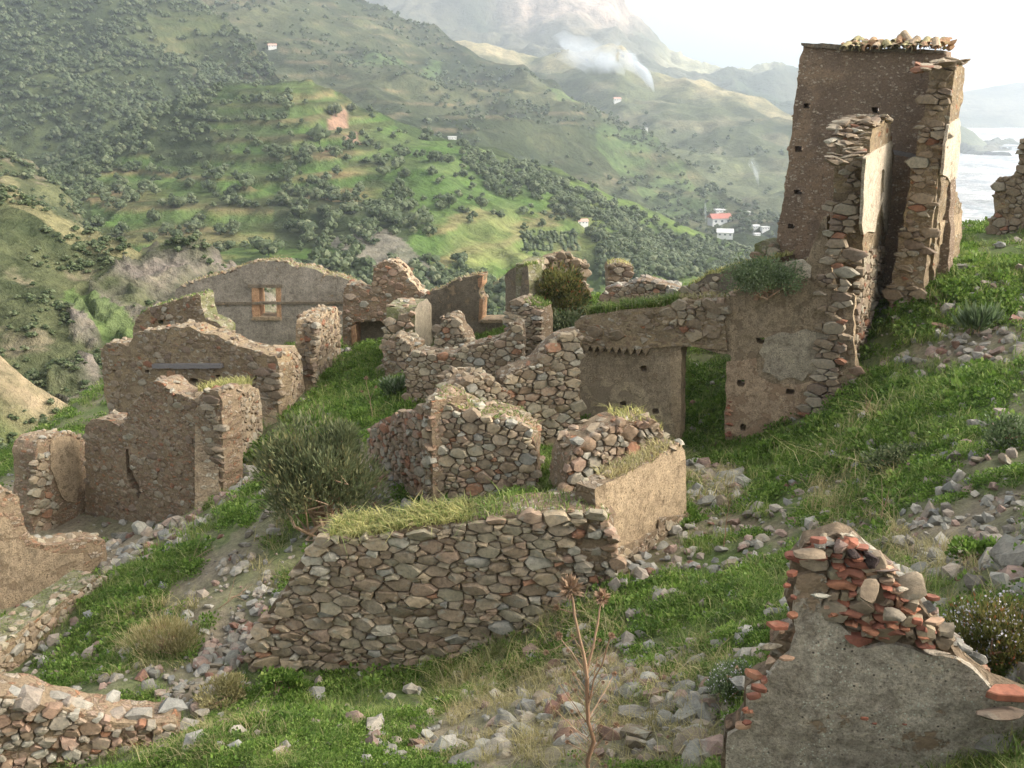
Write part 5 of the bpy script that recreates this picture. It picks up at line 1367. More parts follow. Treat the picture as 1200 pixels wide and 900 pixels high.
def bush(label, cat, px, py, Y, rx, ry, h, n, L, Wd, mat, name='shrub', nclump=60, seed=1, up=.5, ground_it=True, flowers=0, stems=14, lump=.28, group=None):
    r = np.random.default_rng(seed)
    base = P(px, py, Y)
    if ground_it: base[2] = float(ground(base[0:1], base[1:2])[0])-.03
    root = empty(name, base, label, cat, group)
    u = unit(r.normal(size=(nclump, 3))); u[:, 2] = np.abs(u[:, 2])*1.1-.12
    rad = r.uniform(.3, 1.25, nclump)**.7
    cc = u*rad[:, None]*np.array([rx, ry, h*.62])*.82+np.array([0, 0, h*.32])
    cl = r.integers(0, nclump, n); cr = r.uniform(.6, 1.25, nclump)*lump*max(rx, h*.5)
    off = unit(r.normal(size=(n, 3)))*(r.random(n)**.4)[:, None]
    off[:, 2] *= .85
    p = cc[cl]+off*cr[cl][:, None]
    p[:, 2] = np.maximum(p[:, 2], .02)
    d = unit(off*.7+unit(cc[cl])*.6+np.array([0, 0, up])+r.normal(size=(n, 3))*.35)
    tnt = np.clip(r.random(nclump)[cl]*.5+r.random(n)*.5, 0, .999)
    link('foliage', leaves(p, d, L, Wd, r, mat, 'foliage', tint=tnt), root)
    B = Batch()
    for k in range(stems):
        c = cc[r.integers(nclump)]
        curved(B, (r.normal()*.06, r.normal()*.06, 0), c, .012+.008*h, .004, r, 1.2)
    link('stems', B.mesh('stems', M['stalk']), root)
    if flowers:
        k = r.integers(0, nclump, flowers); o2 = unit(r.normal(size=(flowers, 3))); o2[:, 2] = np.abs(o2[:, 2])
        p = cc[k]+o2*cr[k][:, None]*1.05
        link('blossoms', leaves(p, unit(o2+r.normal(size=o2.shape)*.6), .013, .006, r, M['flower'], 'blossoms'), root)
    return root
def gn_scatter(name, pts, scl, rot, protos, label=None):
    """one ground-cover object: clumps instanced on its own points"""
    c = bpy.data.collections.new(name+'_clumps')
    for k, me in enumerate(protos):
        o = bpy.data.objects.new(name+'_clump', me); c.objects.link(o)
    me = bpy.data.meshes.new(name); me.vertices.add(len(pts)); me.vertices.foreach_set('co', np.asarray(pts, np.float32).ravel())
    a = me.attributes.new('scl', 'FLOAT_VECTOR', 'POINT'); a.data.foreach_set('vector', np.asarray(scl, np.float32).ravel())
    a = me.attributes.new('rot', 'FLOAT_VECTOR', 'POINT'); a.data.foreach_set('vector', np.asarray(rot, np.float32).ravel())
    a = me.attributes.new('pick', 'INT', 'POINT'); a.data.foreach_set('value', np.random.default_rng(len(pts)).integers(0, len(protos), len(pts)).astype(np.int32))
    ng = bpy.data.node_groups.new(name, 'GeometryNodeTree')
    ng.interface.new_socket('Geometry', in_out='INPUT', socket_type='NodeSocketGeometry')
    ng.interface.new_socket('Geometry', in_out='OUTPUT', socket_type='NodeSocketGeometry')
    N = ng.nodes; gi = N.new('NodeGroupInput'); go = N.new('NodeGroupOutput')
    ip = N.new('GeometryNodeInstanceOnPoints'); ci = N.new('GeometryNodeCollectionInfo')
    ci.inputs['Collection'].default_value = c; ci.inputs['Separate Children'].default_value = True; ci.inputs['Reset Children'].default_value = True
    def at(nm, ty):
        q = N.new('GeometryNodeInputNamedAttribute'); q.data_type = ty; q.inputs['Name'].default_value = nm; return q.outputs['Attribute']
    ng.links.new(gi.outputs[0], ip.inputs['Points']); ng.links.new(ci.outputs[0], ip.inputs['Instance'])
    ip.inputs['Pick Instance'].default_value = True
    ng.links.new(at('pick', 'INT'), ip.inputs['Instance Index']); ng.links.new(at('scl', 'FLOAT_VECTOR'), ip.inputs['Scale']); ng.links.new(at('rot', 'FLOAT_VECTOR'), ip.inputs['Rotation'])
    ng.links.new(ip.outputs[0], go.inputs[0])
    o = link(name, me); m = o.modifiers.new('scatter', 'NODES'); m.node_group = ng
    return put(o, label, kind='stuff')

# ------------------------------------------------------------------ clumps of ground cover
rg = np.random.default_rng(21)
def clump_weed(r, n=70, rad=.13, h=.10, L=.030, Wd=.011):
    u = unit(r.normal(size=(n, 3))); u[:, 2] = np.abs(u[:, 2])
    p = u*(r.random(n)**.4)[:, None]*np.array([rad, rad, h])
    return leaves(p, unit(u+np.array([0, 0, .35])+r.normal(size=(n, 3))*.5), L, Wd, r, M['weed'], 'weed_clump')
def clump_grass(r, n=34, rad=.09, h=.10, mat='grass', w=.0035, lean=.5):
    p = np.stack([r.normal(size=n)*rad*.6, r.normal(size=n)*rad*.6, np.full(n, -.01)], -1)
    p2 = p.copy(); me = blades(p2, h, r, M[mat], 'grass_clump', (0, 0, 0), w/.8*1.0, lean)
    return me
weedP = [clump_weed(rg, 70, .12, .06) for _ in range(5)]
broadP = [clump_weed(rg, 26, .15, .08, .06, .024) for _ in range(3)]
grassP = [clump_grass(rg) for _ in range(5)]
dryP = [clump_grass(rg, 26, .11, .20, 'dryg', .0042, .8) for _ in range(4)]
def ground_pts(n, r, rmin=3.0, rmax=42):
    a = r.uniform(-R(40), R(40), n); d = rmin*(rmax/rmin)**r.random(n)
    x = d*np.sin(a); y = d*np.cos(a)-1.0
    z = ground(x, y); p = np.stack([x, y, z], -1)
    px, py = proj(p)
    yb = np.interp(x, [-20, -10, -5, 2, 6, 12, 40], [34, 36, 36, 30, 27.5, 27, 27])
    ok = (px > -220) & (px < 1440) & (py < 1000) & (y < yb+1.5)
    return p[ok], px[ok], py[ok]
WALLS = [(Plane((300, 780, 10.9), (720, 700, 10.35)), .6)]
def not_in_walls(p):
    return np.ones(len(p), bool)
def cover(name, n, thr, protos, smin, smax, seed, wg=1.0, nf=.8, hz=1.0, label=None, flip=1, maskpolys=None):
    r = np.random.default_rng(seed)
    p, px, py = ground_pts(n, r)
    bare = soft(px, py, BARE, 18, 1); green = soft(px, py, GREEN, 18, 2)
    nn = fbm2(p[:, 0], p[:, 1], nf, 3, seed)
    v = flip*(.5*green-.75*bare)*wg+nn*1.0
    if maskpolys is not None: v = v+1.2*soft(px, py, maskpolys, 12, 4)-.6
    k = v > thr+.25*r.random(len(p))
    p = p[k]
    s = r.uniform(smin, smax, len(p))*np.clip(p[:, 1]/10, .62, 1.7)
    scl = np.stack([s, s, s*r.uniform(.7, 1.3, len(p))*hz], -1)
    rot = np.stack([r.normal(size=len(p))*.12, r.normal(size=len(p))*.12, r.uniform(0, 6.28, len(p))], -1)
    gn_scatter(name, p, scl, rot, protos, label)
cover('ground_weeds', 60000, -.02, weedP, .6, 1.3, 31)
cover('leafy_weeds', 16000, .10, broadP, .5, 1.1, 32, nf=.6)
cover('grass', 40000, -.08, grassP, .6, 1.4, 33, wg=.9)
DRYP = [[(520,780),(720,700),(860,760),(850,900),(500,900)], [(940,560),(1000,470),(1040,480),(1060,620),(1200,690),(1180,740),(1080,720),(960,640)], [(130,720),(240,700),(240,790),(140,800)], [(150,840),(300,830),(350,900),(150,900)], [(300,640),(340,600),(350,690),(280,700)], [(760,530),(800,540),(860,560),(880,620),(800,600)]]
cover('dry_grass', 12000, .30, dryP, .6, 1.2, 34, flip=-.2, maskpolys=DRYP)

# ------------------------------------------------------------------ rocks
BIG = [  # px, py(base), size px, label
 (855,568,34,'large grey boulder topping the heap between plaster stub and doorway'),(826,560,30,'dark grey blocky boulder at the back of the heap beside the plaster stub'),(812,545,24,'dark boulder leaning at the foot of the facade wall'),(866,590,20,'pale pointed rock in front of the grey boulder heap'),
 (848,495,12,'small white-topped rock inside the doorway'),(270,846,22,'pale flat stone lying on the grass mound at the bottom'),(545,893,40,'long grey slab-like rock at the bottom edge of the photo'),(610,862,34,'long low grey boulder above the long slab at the bottom edge'),
 (500,862,20,'rounded tan rock on the grass beside the low grey boulder'),(462,872,20,'rounded brown rock on the grass mound at the bottom edge'),(625,770,34,'pinkish boulder at the lower corner of the dry stone wall'),(652,782,26,'tan boulder below the pinkish boulder'),(722,805,26,'reddish dark-mouthed rock beside the dry thistle'),
 (730,862,26,'whitish weathered rock right of the thistle stalk'),(775,880,30,'pale pink rock at the bottom edge near the plastered wall end'),(833,830,22,'pinkish white rock on the grass beside the close plastered wall'),(800,890,22,'pink streaked rock at the bottom edge under the close wall'),
 (720,655,26,'grey stone slab leaning at the end of the dry stone wall'),(1100,658,30,'long pale grey stone among the grass on the upper right slope'),(1075,670,24,'flat whitish stone beside the long pale grey stone'),(1148,540,24,'pale pointed stone on the right slope'),(1100,385,26,'squared tan boulder under the tower on the right slope'),
 (1100,360,20,'grey wedge-shaped stone above the squared tan boulder'),(1050,378,14,'pale slanted stone by the foot of the tower stub'),(1122,404,20,'flat grey stone below the squared tan boulder'),(1098,448,14,'pale oval stone alone in bright grass'),(1133,318,22,'flat-topped grey stone propped by the tower base'),(1060,418,14,'whitish stone in the row below the tower'),(1078,424,16,'tan round stone in the row below the tower'),
 (1128,422,14,'orange tan round stone at the end of the row below the tower'),(1158,420,16,'light squared stone right of the orange tan stone'),(1000,522,10,'small pink stone in the grass right of the tower foot'),(945,560,16,'pale stone pile top in the grass below the tower foot'),(760,725,16,'brown rock at the edge of the bright weeds'),(905,712,30,'tan stone half under the left edge of the close plastered wall'),(895,735,24,'rounded tan stone below the left edge of the close plastered wall'),
 (690,845,26,'tan slanted block beside the dry thistle base'),(480,700,1,None)]
rb = np.random.default_rng(77)
def place_rock(p, s, name, label=None, group=None, k=None, tone=None):
    tone = tone or ('pinkish' if label and ('pink' in label or 'red' in label) else 'grey' if label and ('grey' in label or 'dark' in label) else 'tan')
    o = link(name, RT[tone, int(rb.integers(14)) if k is None else k], None, p+np.array([0, 0, s*.10]))
    o.scale = (s, s*rb.uniform(.8, 1.1), s*rb.uniform(.75, 1.1)); o.rotation_euler = (rb.normal()*.25, rb.normal()*.25, rb.uniform(0, 6.28))
    return put(o, label, 'rock', group, 'thing')
for px, py, sz, lab in BIG:
    if not lab: continue
    p = hit(px, py)
    if p is None: continue
    place_rock(p, sz/F*p[1]*.62, 'rock', lab)
ZONES = [  # outline, count, size (m), where
 ([(560,900),(640,780),(720,740),(800,790),(870,800),(850,900)], 170, (.05,.22), 'on the stony ground below the dry stone wall'),
 ([(420,900),(480,820),(640,790),(640,850),(560,900)], 100, (.04,.16), 'in the grass below the dry stone wall'),
 ([(720,790),(870,730),(870,810),(760,850)], 90, (.04,.15), 'beside the close plastered wall'),
 ([(800,545),(865,545),(885,590),(810,600)], 110, (.08,.28), 'in the boulder heap by the tan plastered stub'),
 ([(700,640),(870,590),(930,610),(900,650),(760,680)], 150, (.05,.20), 'in the stony band above the bright weeds'),
 ([(1020,430),(1080,390),(1200,370),(1200,420),(1100,440)], 100, (.06,.22), 'on the slope under the tower'),
 ([(1080,310),(1200,280),(1200,360),(1100,370)], 60, (.06,.25), 'on the turf right of the tower'),
 ([(940,530),(1040,500),(1200,520),(1200,600),(960,620)], 130, (.04,.15), 'on the middle of the right slope'),
 ([(1040,620),(1200,570),(1200,690),(1100,680)], 130, (.03,.13), 'on the stony part of the right slope'),
 ([(920,560),(1000,560),(980,640),(900,640)], 60, (.04,.14), 'on the grass left of the right slope'),
 ([(190,820),(240,760),(300,680),(340,690),(300,760),(230,830)], 220, (.05,.20), 'in the rubble spill left of the dry stone wall'),
 ([(110,650),(140,625),(230,600),(300,545),(320,550),(230,630),(130,690)], 190, (.14,.34), 'in the line of stones edging the green lane'),
 ([(170,740),(330,590),(345,600),(200,760)], 120, (.05,.18), 'on the grey track through the green lane'),
 ([(390,600),(430,545),(480,560),(480,600)], 70, (.08,.26), 'beside the big grey-green shrub'),
 ([(0,790),(90,740),(180,760),(200,820),(60,800)], 50, (.06,.2), 'behind the red rubble wall'),
 ([(610,600),(660,560),(720,560),(700,620),(640,600)], 60, (.06,.2), 'between the rubble walls in the middle'),
 ([(600,470),(640,400),(680,410),(660,480)], 40, (.06,.2), 'in the grass behind the middle rubble walls'),
 ([(860,440),(800,430),(800,520),(850,520)], 20, (.05,.18), 'inside the doorway'),
 ([(250,890),(260,840),(420,830),(430,890)], 22, (.04,.12), 'on the grass mound at the bottom')]
cand = []
for poly, n, (a, b), where in ZONES:
    q = np.array(poly, float); lo, hi = q.min(0), q.max(0)
    x = rb.uniform(lo[0], hi[0], n*3); y = rb.uniform(lo[1], hi[1], n*3)
    k = inpoly(x, y, poly); x = x[k][:n]; y = y[k][:n]
    p, ok = hits(x, y); p = p[ok]
    s = 1.08*(a+(b-a)*rb.random(len(p))**2.4)
    for i in range(len(p)): cand.append((s[i]*F/p[i, 1], s[i]*.62, p[i], where))
x = rb.uniform(-20, 1220, 3400); y = rb.uniform(300, 890, 3400)
p, ok = hits(x, y); p = p[ok]; s = .04+.16*rb.random(len(p))**3.5
for i in range(len(p)): cand.append((s[i]*F/p[i, 1], s[i]*.6, p[i], None))
cand.sort(key=lambda c: -c[0])
NIND = 262
B = Batch(); ni = 0
for w_, s, p, where in cand:
    if ni < NIND and where:
        k = int(rb.integers(14))
        size = 'large' if w_ > 22 else 'middling' if w_ > 15 else 'small'
        tone = ('grey', 'tan', 'pinkish', 'grey', 'tan')[int(rb.integers(5))]
        o = place_rock(p, s, 'rock', f'{size} {tone} loose stone {where}', f'{size} {tone} loose stones {where}', k, tone)
        ni += 1
    else: add_peb(B, p+np.array([0, 0, s*.3]), s*1.15, rb, .5, geo=PEBG)
pb, px, py = ground_pts(16000, rb)
bare = soft(px, py, BARE, 18, 1); nn = fbm2(pb[:, 0], pb[:, 1], 1.1, 3, 77)
k = (bare*.8+nn*.9) > .7+.6*rb.random(len(pb)); pb = pb[k]
for q in pb: add_peb(B, q, rb.uniform(.012, .05)*np.clip(q[1]/10, .6, 1.5), rb, .5)
put(link('rubble', B.mesh('rubble', M['rock'], (0, 0, 0), True, R(30))), 'scattered small stones and gravel in the grass', kind='stuff')

# ------------------------------------------------------------------ shrubs and plants
bush('big grey-green shrub with narrow leaves beside the rounded rubble wall', 'shrub', 380, 655, 14.2, 1.05, .85, 2.4, 13000, .12, .014, M['leaf_oleander'], nclump=75, seed=2, stems=26)
bush('yellow-green shrub growing behind the stone pier', 'shrub', 656, 392, 24.4, .85, .7, 1.75, 6500, .10, .022, M['leaf_bush'], nclump=60, seed=3)
bush('dark weedy bush at the foot of the yellow-green shrub', 'shrub', 668, 405, 23.0, .8, .5, .6, 2200, .09, .03, M['leaf_olive'], nclump=30, seed=4)
cb = bush('dusty green caper bush spilling over the top of the doorway wall', 'shrub', 893, 350, 17.3, .74, .45, .85, 6500, .05, .016, M['leaf_caper'], nclump=60, seed=5, ground_it=False, up=.1)
bush('thyme-like bush dotted with pale flowers right of the close wall', 'shrub', 1168, 800, 4.1, .30, .28, .34, 9000, .030, .0045, M['leaf_bush'], nclump=90, seed=6, flowers=900, up=.8)
bush('low bush with pale purple flowers at the left of the close wall', 'shrub', 872, 800, 5.9, .26, .22, .22, 3600, .032, .006, M['leaf_caper'], nclump=50, seed=7, flowers=420, up=.8)
bush('small grey-leaved spiky plant on the grass in the middle', 'plant', 466, 478, 21.3, .38, .35, .42, 500, .20, .025, M['leaf_caper'], name='plant', nclump=14, seed=8, up=1.0, stems=3)
bush('spiky grey-green plant on the slope right of the tower', 'plant', 1148, 376, 16.0, .42, .35, .40, 600, .22, .022, M['leaf_caper'], name='plant', nclump=14, seed=9, up=1.1, stems=3)
bush('grey-green low bush at the right edge of the slope', 'shrub', 1188, 515, 9.6, .42, .3, .33, 3000, .04, .010, M['leaf_caper'], nclump=40, seed=10)
bush('dry brown-green bush on the green lane', 'shrub', 195, 775, 11.6, .55, .4, .55, 3600, .09, .005, M['dryg'], nclump=50, seed=11, up=1.2)
bush('dry yellow shrub in the hollow left of the dry stone wall', 'shrub', 262, 822, 10.0, .32, .3, .36, 2200, .05, .008, M['dryg'], nclump=30, seed=12)
bush('bright green leafy weed clump below the dry stone wall corner', 'plant', 330, 818, 10.0, .30, .25, .34, 1600, .05, .02, M['weed'], name='plant', nclump=26, seed=13)
bush('bright green leafy weed clump against the foot of the facade', 'plant', 912, 508, 15.8, .30, .2, .36, 1300, .06, .024, M['weed'], name='plant', nclump=22, seed=14)
bush('dark green low weedy bush on the right slope', 'plant', 1062, 530, 11.0, .50, .35, .22, 2400, .05, .018, M['leaf_olive'], name='plant', nclump=30, seed=15)
bush('dark leafy plant between the stones of the stony slope', 'plant', 1150, 672, 5.6, .22, .2, .16, 1300, .03, .010, M['weed'], name='plant', nclump=20, seed=16)
bush('yellow-leaved plant peeping behind the wall at the left edge', 'plant', 8, 610, 17.6, .35, .3, .6, 700, .10, .035, M['leaf_bush'], name='plant', nclump=16, seed=17)
bush('green weeds under the curved wall right end', 'plant', 612, 596, 13.6, .42, .25, .26, 1500, .05, .014, M['weed'], name='plant', nclump=24, seed=18)

def thistle(label, spec, name='dry_stalk', cat='plant', seed=1, org=None):
    r = np.random.default_rng(seed)
    root = empty(name, org, label, cat)
    B = Batch()
    for a, b, w0, w1, head in spec:
        a = np.array(a)-org; b = np.array(b)-org
        curved(B, a, b, w0*.75, w1*.8, r, .07, 8, 6)
    link('stem', B.mesh('stem', M['stalk'], (0, 0, 0), True), root)
    for a, b, w0, w1, head in spec:
        if head:
            n = 140; u = unit(r.normal(size=(n, 3)))
            c = np.array(b)-org
            link('seed_head', leaves(c+u*head*.3, unit(u+np.array([0, 0, .5])), head*1.0, head*.16, r, M['stalk'], 'seed_head'), root)
    return root
TB = P(694, 960, 3.3)
def tp(px, py, dY=0): return P(px, py, 3.3+dY)
sp = [(TB, tp(688, 795), .012, .010, 0), (tp(688, 795), tp(668, 690), .010, .006, .042), (tp(688, 800), tp(706, 700, .05), .007, .004, .028),
      (tp(690, 820), tp(716, 745, -.05), .004, .003, .012), (tp(688, 790), tp(655, 745, .05), .004, .003, .014), (tp(690, 850), tp(655, 800), .003, .002, 0), (tp(692, 870), tp(648, 830, .1), .003, .002, .010),
      (tp(691, 840), tp(720, 790, .1), .003, .002, .010), (tp(692, 880), tp(722, 850), .003, .002, .012), (tp(680, 745), tp(640, 765), .003, .0015, .011), (tp(676, 720), tp(652, 712), .003, .002, .013), (tp(670, 700), tp(662, 682, .03), .003, .002, .013),
      (tp(693, 885), tp(665, 870), .003, .002, .009), (tp(690, 830), tp(700, 770), .003, .002, 0)]
for k in range(44):
    y = 745+4*k; x = 680+.3*k/2; sgn = 1 if k % 2 else -1
    sp.append((tp(x+4, y+20), tp(x+4+sgn*(10+14*random.random()), y-8*random.random(), random.uniform(-.06, .06)), .0022, .001, .007 if k % 3 == 0 else 0))
thistle('tall dry brown thistle with bristly seed heads close to the camera', sp, 'dry_thistle', seed=3, org=TB)
g0 = hit(848, 642); top = g0+np.array([.02, 0, .62])
thistle('thin pale dry stalk standing on the grass right of the plastered stub', [(g0, top, .009, .004, 0), (g0+np.array([0, 0, .35]), g0+np.array([.10, 0, .5]), .004, .002, 0), (g0+np.array([0, 0, .42]), g0+np.array([-.09, .02, .55]), .004, .002, 0)], seed=4, org=g0)
g0 = hit(438, 495)
if g0 is not None:
    thistle('thin yellowish dry stalk rising from the lane behind the big shrub', [(g0, g0+np.array([-.12, 0, 1.0]), .012, .006, .04), (g0+np.array([-.03, 0, .4]), g0+np.array([-.22, 0, .7]), .006, .004, .03), (g0+np.array([-.05, 0, .55]), g0+np.array([.08, 0, .8]), .006, .004, .03)], seed=5, org=g0)
for k, (px, py, dx, dz, lb) in enumerate([(255, 715, .5, .35, 'bare pale twig lying beside the rubble spill'), (270, 700, .45, .1, 'second bare twig lying beside the rubble spill, the flatter one'), (100, 745, .5, .12, 'pale dead branch lying in the dark weeds of the lane'), (215, 662, .5, .25, 'thin dry branch sticking from weeds on the lane'), (1010, 500, .15, .5, 'wisp of tall dry grass stems below the tower'), (1030, 615, .1, .35, 'dry straw stems on the right slope')]):
    g0 = hit(px, py)
    if g0 is None: continue
    s_ = [(g0, g0+np.array([dx, .1, dz]), .010, .004, 0), (g0+np.array([dx*.3, 0, dz*.3]), g0+np.array([dx*.5, .2, dz*1.3]), .006, .002, 0), (g0+np.array([dx*.5, 0.05, dz*.5]), g0+np.array([dx*1.1, -.1, dz*.4]), .005, .002, 0)]
    thistle(lb, s_, 'dry_twig', 'branch', 10+k, g0)

# ------------------------------------------------------------------ trees on the far slopes
def tree_mesh(r, n=150, lobes=6):
    """rounded olive crown of leafy sprays over darker cores, on a short trunk"""
    B = Batch()
    v, f = PEBG[0]
    cs = []
    for k in range(lobes):
        a = 6.28*k/lobes+r.normal()*.3; q = r.uniform(.25, .55)
        cs.append((np.array([math.cos(a)*q, math.sin(a)*q, r.uniform(.45, .85)]), r.uniform(.34, .5)))
    cs.append((np.array([0, 0, .95]), .42))
    bm = bmesh.new(); bmesh.ops.create_icosphere(bm, subdivisions=1, radius=1); iv = np.array([x.co for x in bm.verts]); if_ = [tuple(x.index for x in q.verts) for q in bm.faces]; bm.free()
    for c, s in cs:
        vv = iv*(1+.35*r.normal(size=(len(iv), 1))*.6)*s*.85*np.array([1, 1, .85])+c
        B.add(vv, if_, r.uniform(0, .45))
    for k in range(n):
        c, s = cs[r.integers(len(cs))]; u = unit(r.normal(size=3)); p = c+u*s*r.uniform(.75, 1.12)*np.array([1, 1, .85])
        t1 = unit(np.cross(u, r.normal(size=3))); t2 = unit(np.cross(u, t1)+u*r.normal()*.5); q = r.uniform(.07, .15)
        B.add([p-t1*q, p+t2*q*.8, p+t1*q, p-t2*q*.8], [(0, 1, 2, 3)], r.uniform(.1, .99))
    curved(B, (0, 0, -.25), (.03, .02, .5), .07, .05, r, .3, 4, 5)
    return B
tr_ = np.random.default_rng(9)
TM = [tree_mesh(tr_).mesh('olive_tree', M['leaf_olive']) for _ in range(6)]
TL = [tree_mesh(tr_, 46, 4).mesh('far_tree', M['leaf_olive']) for _ in range(5)]
def density(px, py, polys, seed=1, spx=8): return soft(px, py, polys, spx, seed)
T1 = [[(180,130),(340,105),(380,190),(330,300),(180,290),(110,230)], [(360,150),(560,190),(700,250),(690,270),(500,260),(400,240)]]
TD = [[(545,170),(620,195),(700,232),(800,275),(900,300),(900,330),(700,330),(690,262),(620,240),(560,215)], [(340,310),(600,330),(600,400),(340,400)], [(0,140),(180,130),(110,230),(90,250),(0,230)]]
def m_green(p, x, y):
    rows = (np.abs(((p[:, 2]/5.2) % 1)-.5) < .3)
    hedge = (np.abs(((p[:, 2]+3*fbm(p, 1/90, 2, 6))/5.2) % 1-.5) > .40)*(x < 345)*(y > 108)*np.clip(.3+1.6*fbm(p, 1/45, 3, 61), 0, 1)
    return np.clip(.55*hedge*density(x, y, T1[:1], 1)+.08*density(x, y, T1, 1)+.9*density(x, y, TD, 2)+.03+.35*density(x, y, HB_S, 3), 0, 1)
P1, x1, y1 = hill_pts('terraced_hill', 6500, m_green, 1, yr=(0, 420))
def m_slope(p, x, y):
    n = fbm(p, 1/70, 3, 5); return np.clip(.5+1.3*n+.4*sstep(240, 60, x), .12, 1)
P2_, x2, y2 = hill_pts('wooded_slope', 10500, m_slope, 2, yr=(-40, 260))
def m_farm(p, x, y):
    n = fbm(p, 1/90, 3, 6); return np.clip(.3+1.6*n, .06, 1)*.8+.6*sstep(190, 250, y)
P3, x3, y3 = hill_pts('farmed_slope', 11000, m_farm, 3, yr=(-20, 330))
def m_spur(p, x, y):
    n = fbm(p, 1/120, 3, 7); return np.clip(.1+1.3*n, 0, 1)*sstep(110, 190, y)
P4_, x4, y4 = hill_pts('sunlit_spur', 1800, m_spur, 4, yr=(60, 330), xr=(500, 1150))
allp = np.concatenate([P1, P2_, P3, P4_]); 
szs = np.concatenate([tr_.uniform(1.3, 3.2, len(P1)), tr_.uniform(1.4, 4.4, len(P2_))*tr_.uniform(.7, 1, len(P2_)), tr_.uniform(1.3, 4.0, len(P3))*tr_.uniform(.7, 1, len(P3)), tr_.uniform(2.2, 4.5, len(P4_))])
appx, appy = proj(allp)
vis = (appx > 0) & (appx < 1200) & (appy > 0)
vis &= appy < np.interp(appx, [0, 150, 210, 410, 440, 590, 600, 700, 900], [300, 340, 300, 315, 300, 320, 300, 320, 290])
score = np.where(vis, szs/allp[:, 1], 0)
order = np.argsort(-score)
ind = order[:290]; rest = order[290:]
def where(x, y):
    if x > 545 and y > 165: return 'in the dense grove '+('above the vineyard rows' if y < 235 and x < 690 else 'near the small vineyard' if x < 700 else 'between the vineyard and the tower')
    if y > 100 and x > 90: return 'on the green hill '+('among the upper left terraces' if x < 330 and y < 200 else 'on the lower left terraces' if x < 330 else 'below the red soil' if x < 430 and y > 170 else 'around the red soil' if x < 430 else 'right of the red soil' if y < 215 else 'above the dark ruin gables')
    return 'on the wooded slope '+('at the far left' if x < 120 else 'above the terraces' if x < 300 else 'behind the hill crest')
for i in ind:
    o = link('olive_tree', TM[tr_.integers(6)], None, allp[i]); s = szs[i]
    o.scale = (s, s, s*tr_.uniform(.85, 1.15)); o.rotation_euler = (0, 0, tr_.uniform(0, 6.28))
    wz = where(appx[i], appy[i]); put(o, 'rounded grey-green olive tree '+wz, 'tree', 'olive trees '+wz, 'thing')
def far_hit(px, py, names=('terraced_hill', 'wooded_slope', 'farmed_slope', 'sunlit_spur')):
    best = None
    for nm in names:
        us, g, gx, gy, nr = HG[nm]
        d = (gx-px)**2+(gy-py)**2; k = np.unravel_index(d.argmin(), d.shape)
        if d[k] < 40 and (best is None or g[k][1] < best[1]): best = g[k]
    return best
for px, py, spx, lb in [(376,160,16,'large dark round tree beside the patch of red soil'),(394,130,11,'dark tree on the crest above the red soil patch'),(357,188,11,'dark round tree below the patch of red soil'),(338,126,9,'dark tree near the crest left of the red soil'),(414,127,8,'small dark tree at the right of the crest tree'),(98,216,12,'dark bushy tree where the hill meets the gully'),(524,236,13,'dark double-crowned tree on the right part of the green hill'),(222,214,9,'dark pale-edged tree on the terraces')]:
    q = far_hit(px, py+spx*.6, ('terraced_hill',))
    if q is None: continue
    s = spx/F*q[1]*1.05
    o = link('broadleaf_tree', TM[tr_.integers(6)], None, q); o.scale = (s, s, s*1.0); put(o, lb, 'tree', None, 'thing')
pr = allp[rest]; s = szs[rest]
gn_scatter('olive_groves', pr, np.stack([s, s, s*tr_.uniform(.8, 1.1, len(s))], -1), np.stack([0*s, 0*s, tr_.uniform(0, 6.28, len(s))], -1), TL, 'thousands of small trees and bushes over the far slopes')
# scrub on the nearer left slopes
def m_all(p, x, y): return np.clip(.45+1.2*fbm(p, 1/10, 3, 8)-.7*soft(x, y, HA_R, 10, 6)-.8*soft(x, y, HA_G, 10, 7), 0, 1)
Ps = [hill_pts('rocky_knoll', 5200, m_all, 5, xr=(0, 420), yr=(200, 640))[0], hill_pts('scrub_slope', 1500, m_all, 6, xr=(0, 300), yr=(150, 420))[0], hill_pts('lower_ridge', 1300, m_all, 7, xr=(0, 300), yr=(380, 700))[0]]
q = np.concatenate(Ps); s = tr_.uniform(.25, .75, len(q))*np.clip(q[:, 1]/100, .6, 2.4)
gn_scatter('scrub', q, np.stack([s, s, s*.75], -1), np.stack([0*s, 0*s, tr_.uniform(0, 6.28, len(s))], -1), TL, 'low scrub bushes covering the near slopes at the left')
# vineyard rows
B = Batch()
for px in np.linspace(612, 672, 13):
    pts = [far_hit(px+dy*.25, 272+dy, ('terraced_hill',)) for dy in (0, 6, 12, 18, 23)]
    for a, b in zip(pts[:-1], pts[1:]):
        if a is None or b is None: continue
        for k in range(5):
            c = a+(b-a)*k/5; add_peb(B, c+np.array([0, 0, .4]), .75, tr_, .2)
if B.n: put(link('vineyard', B.mesh('vineyard', M['leaf_olive'])), 'rows of a small vineyard on the green hill', kind='stuff')

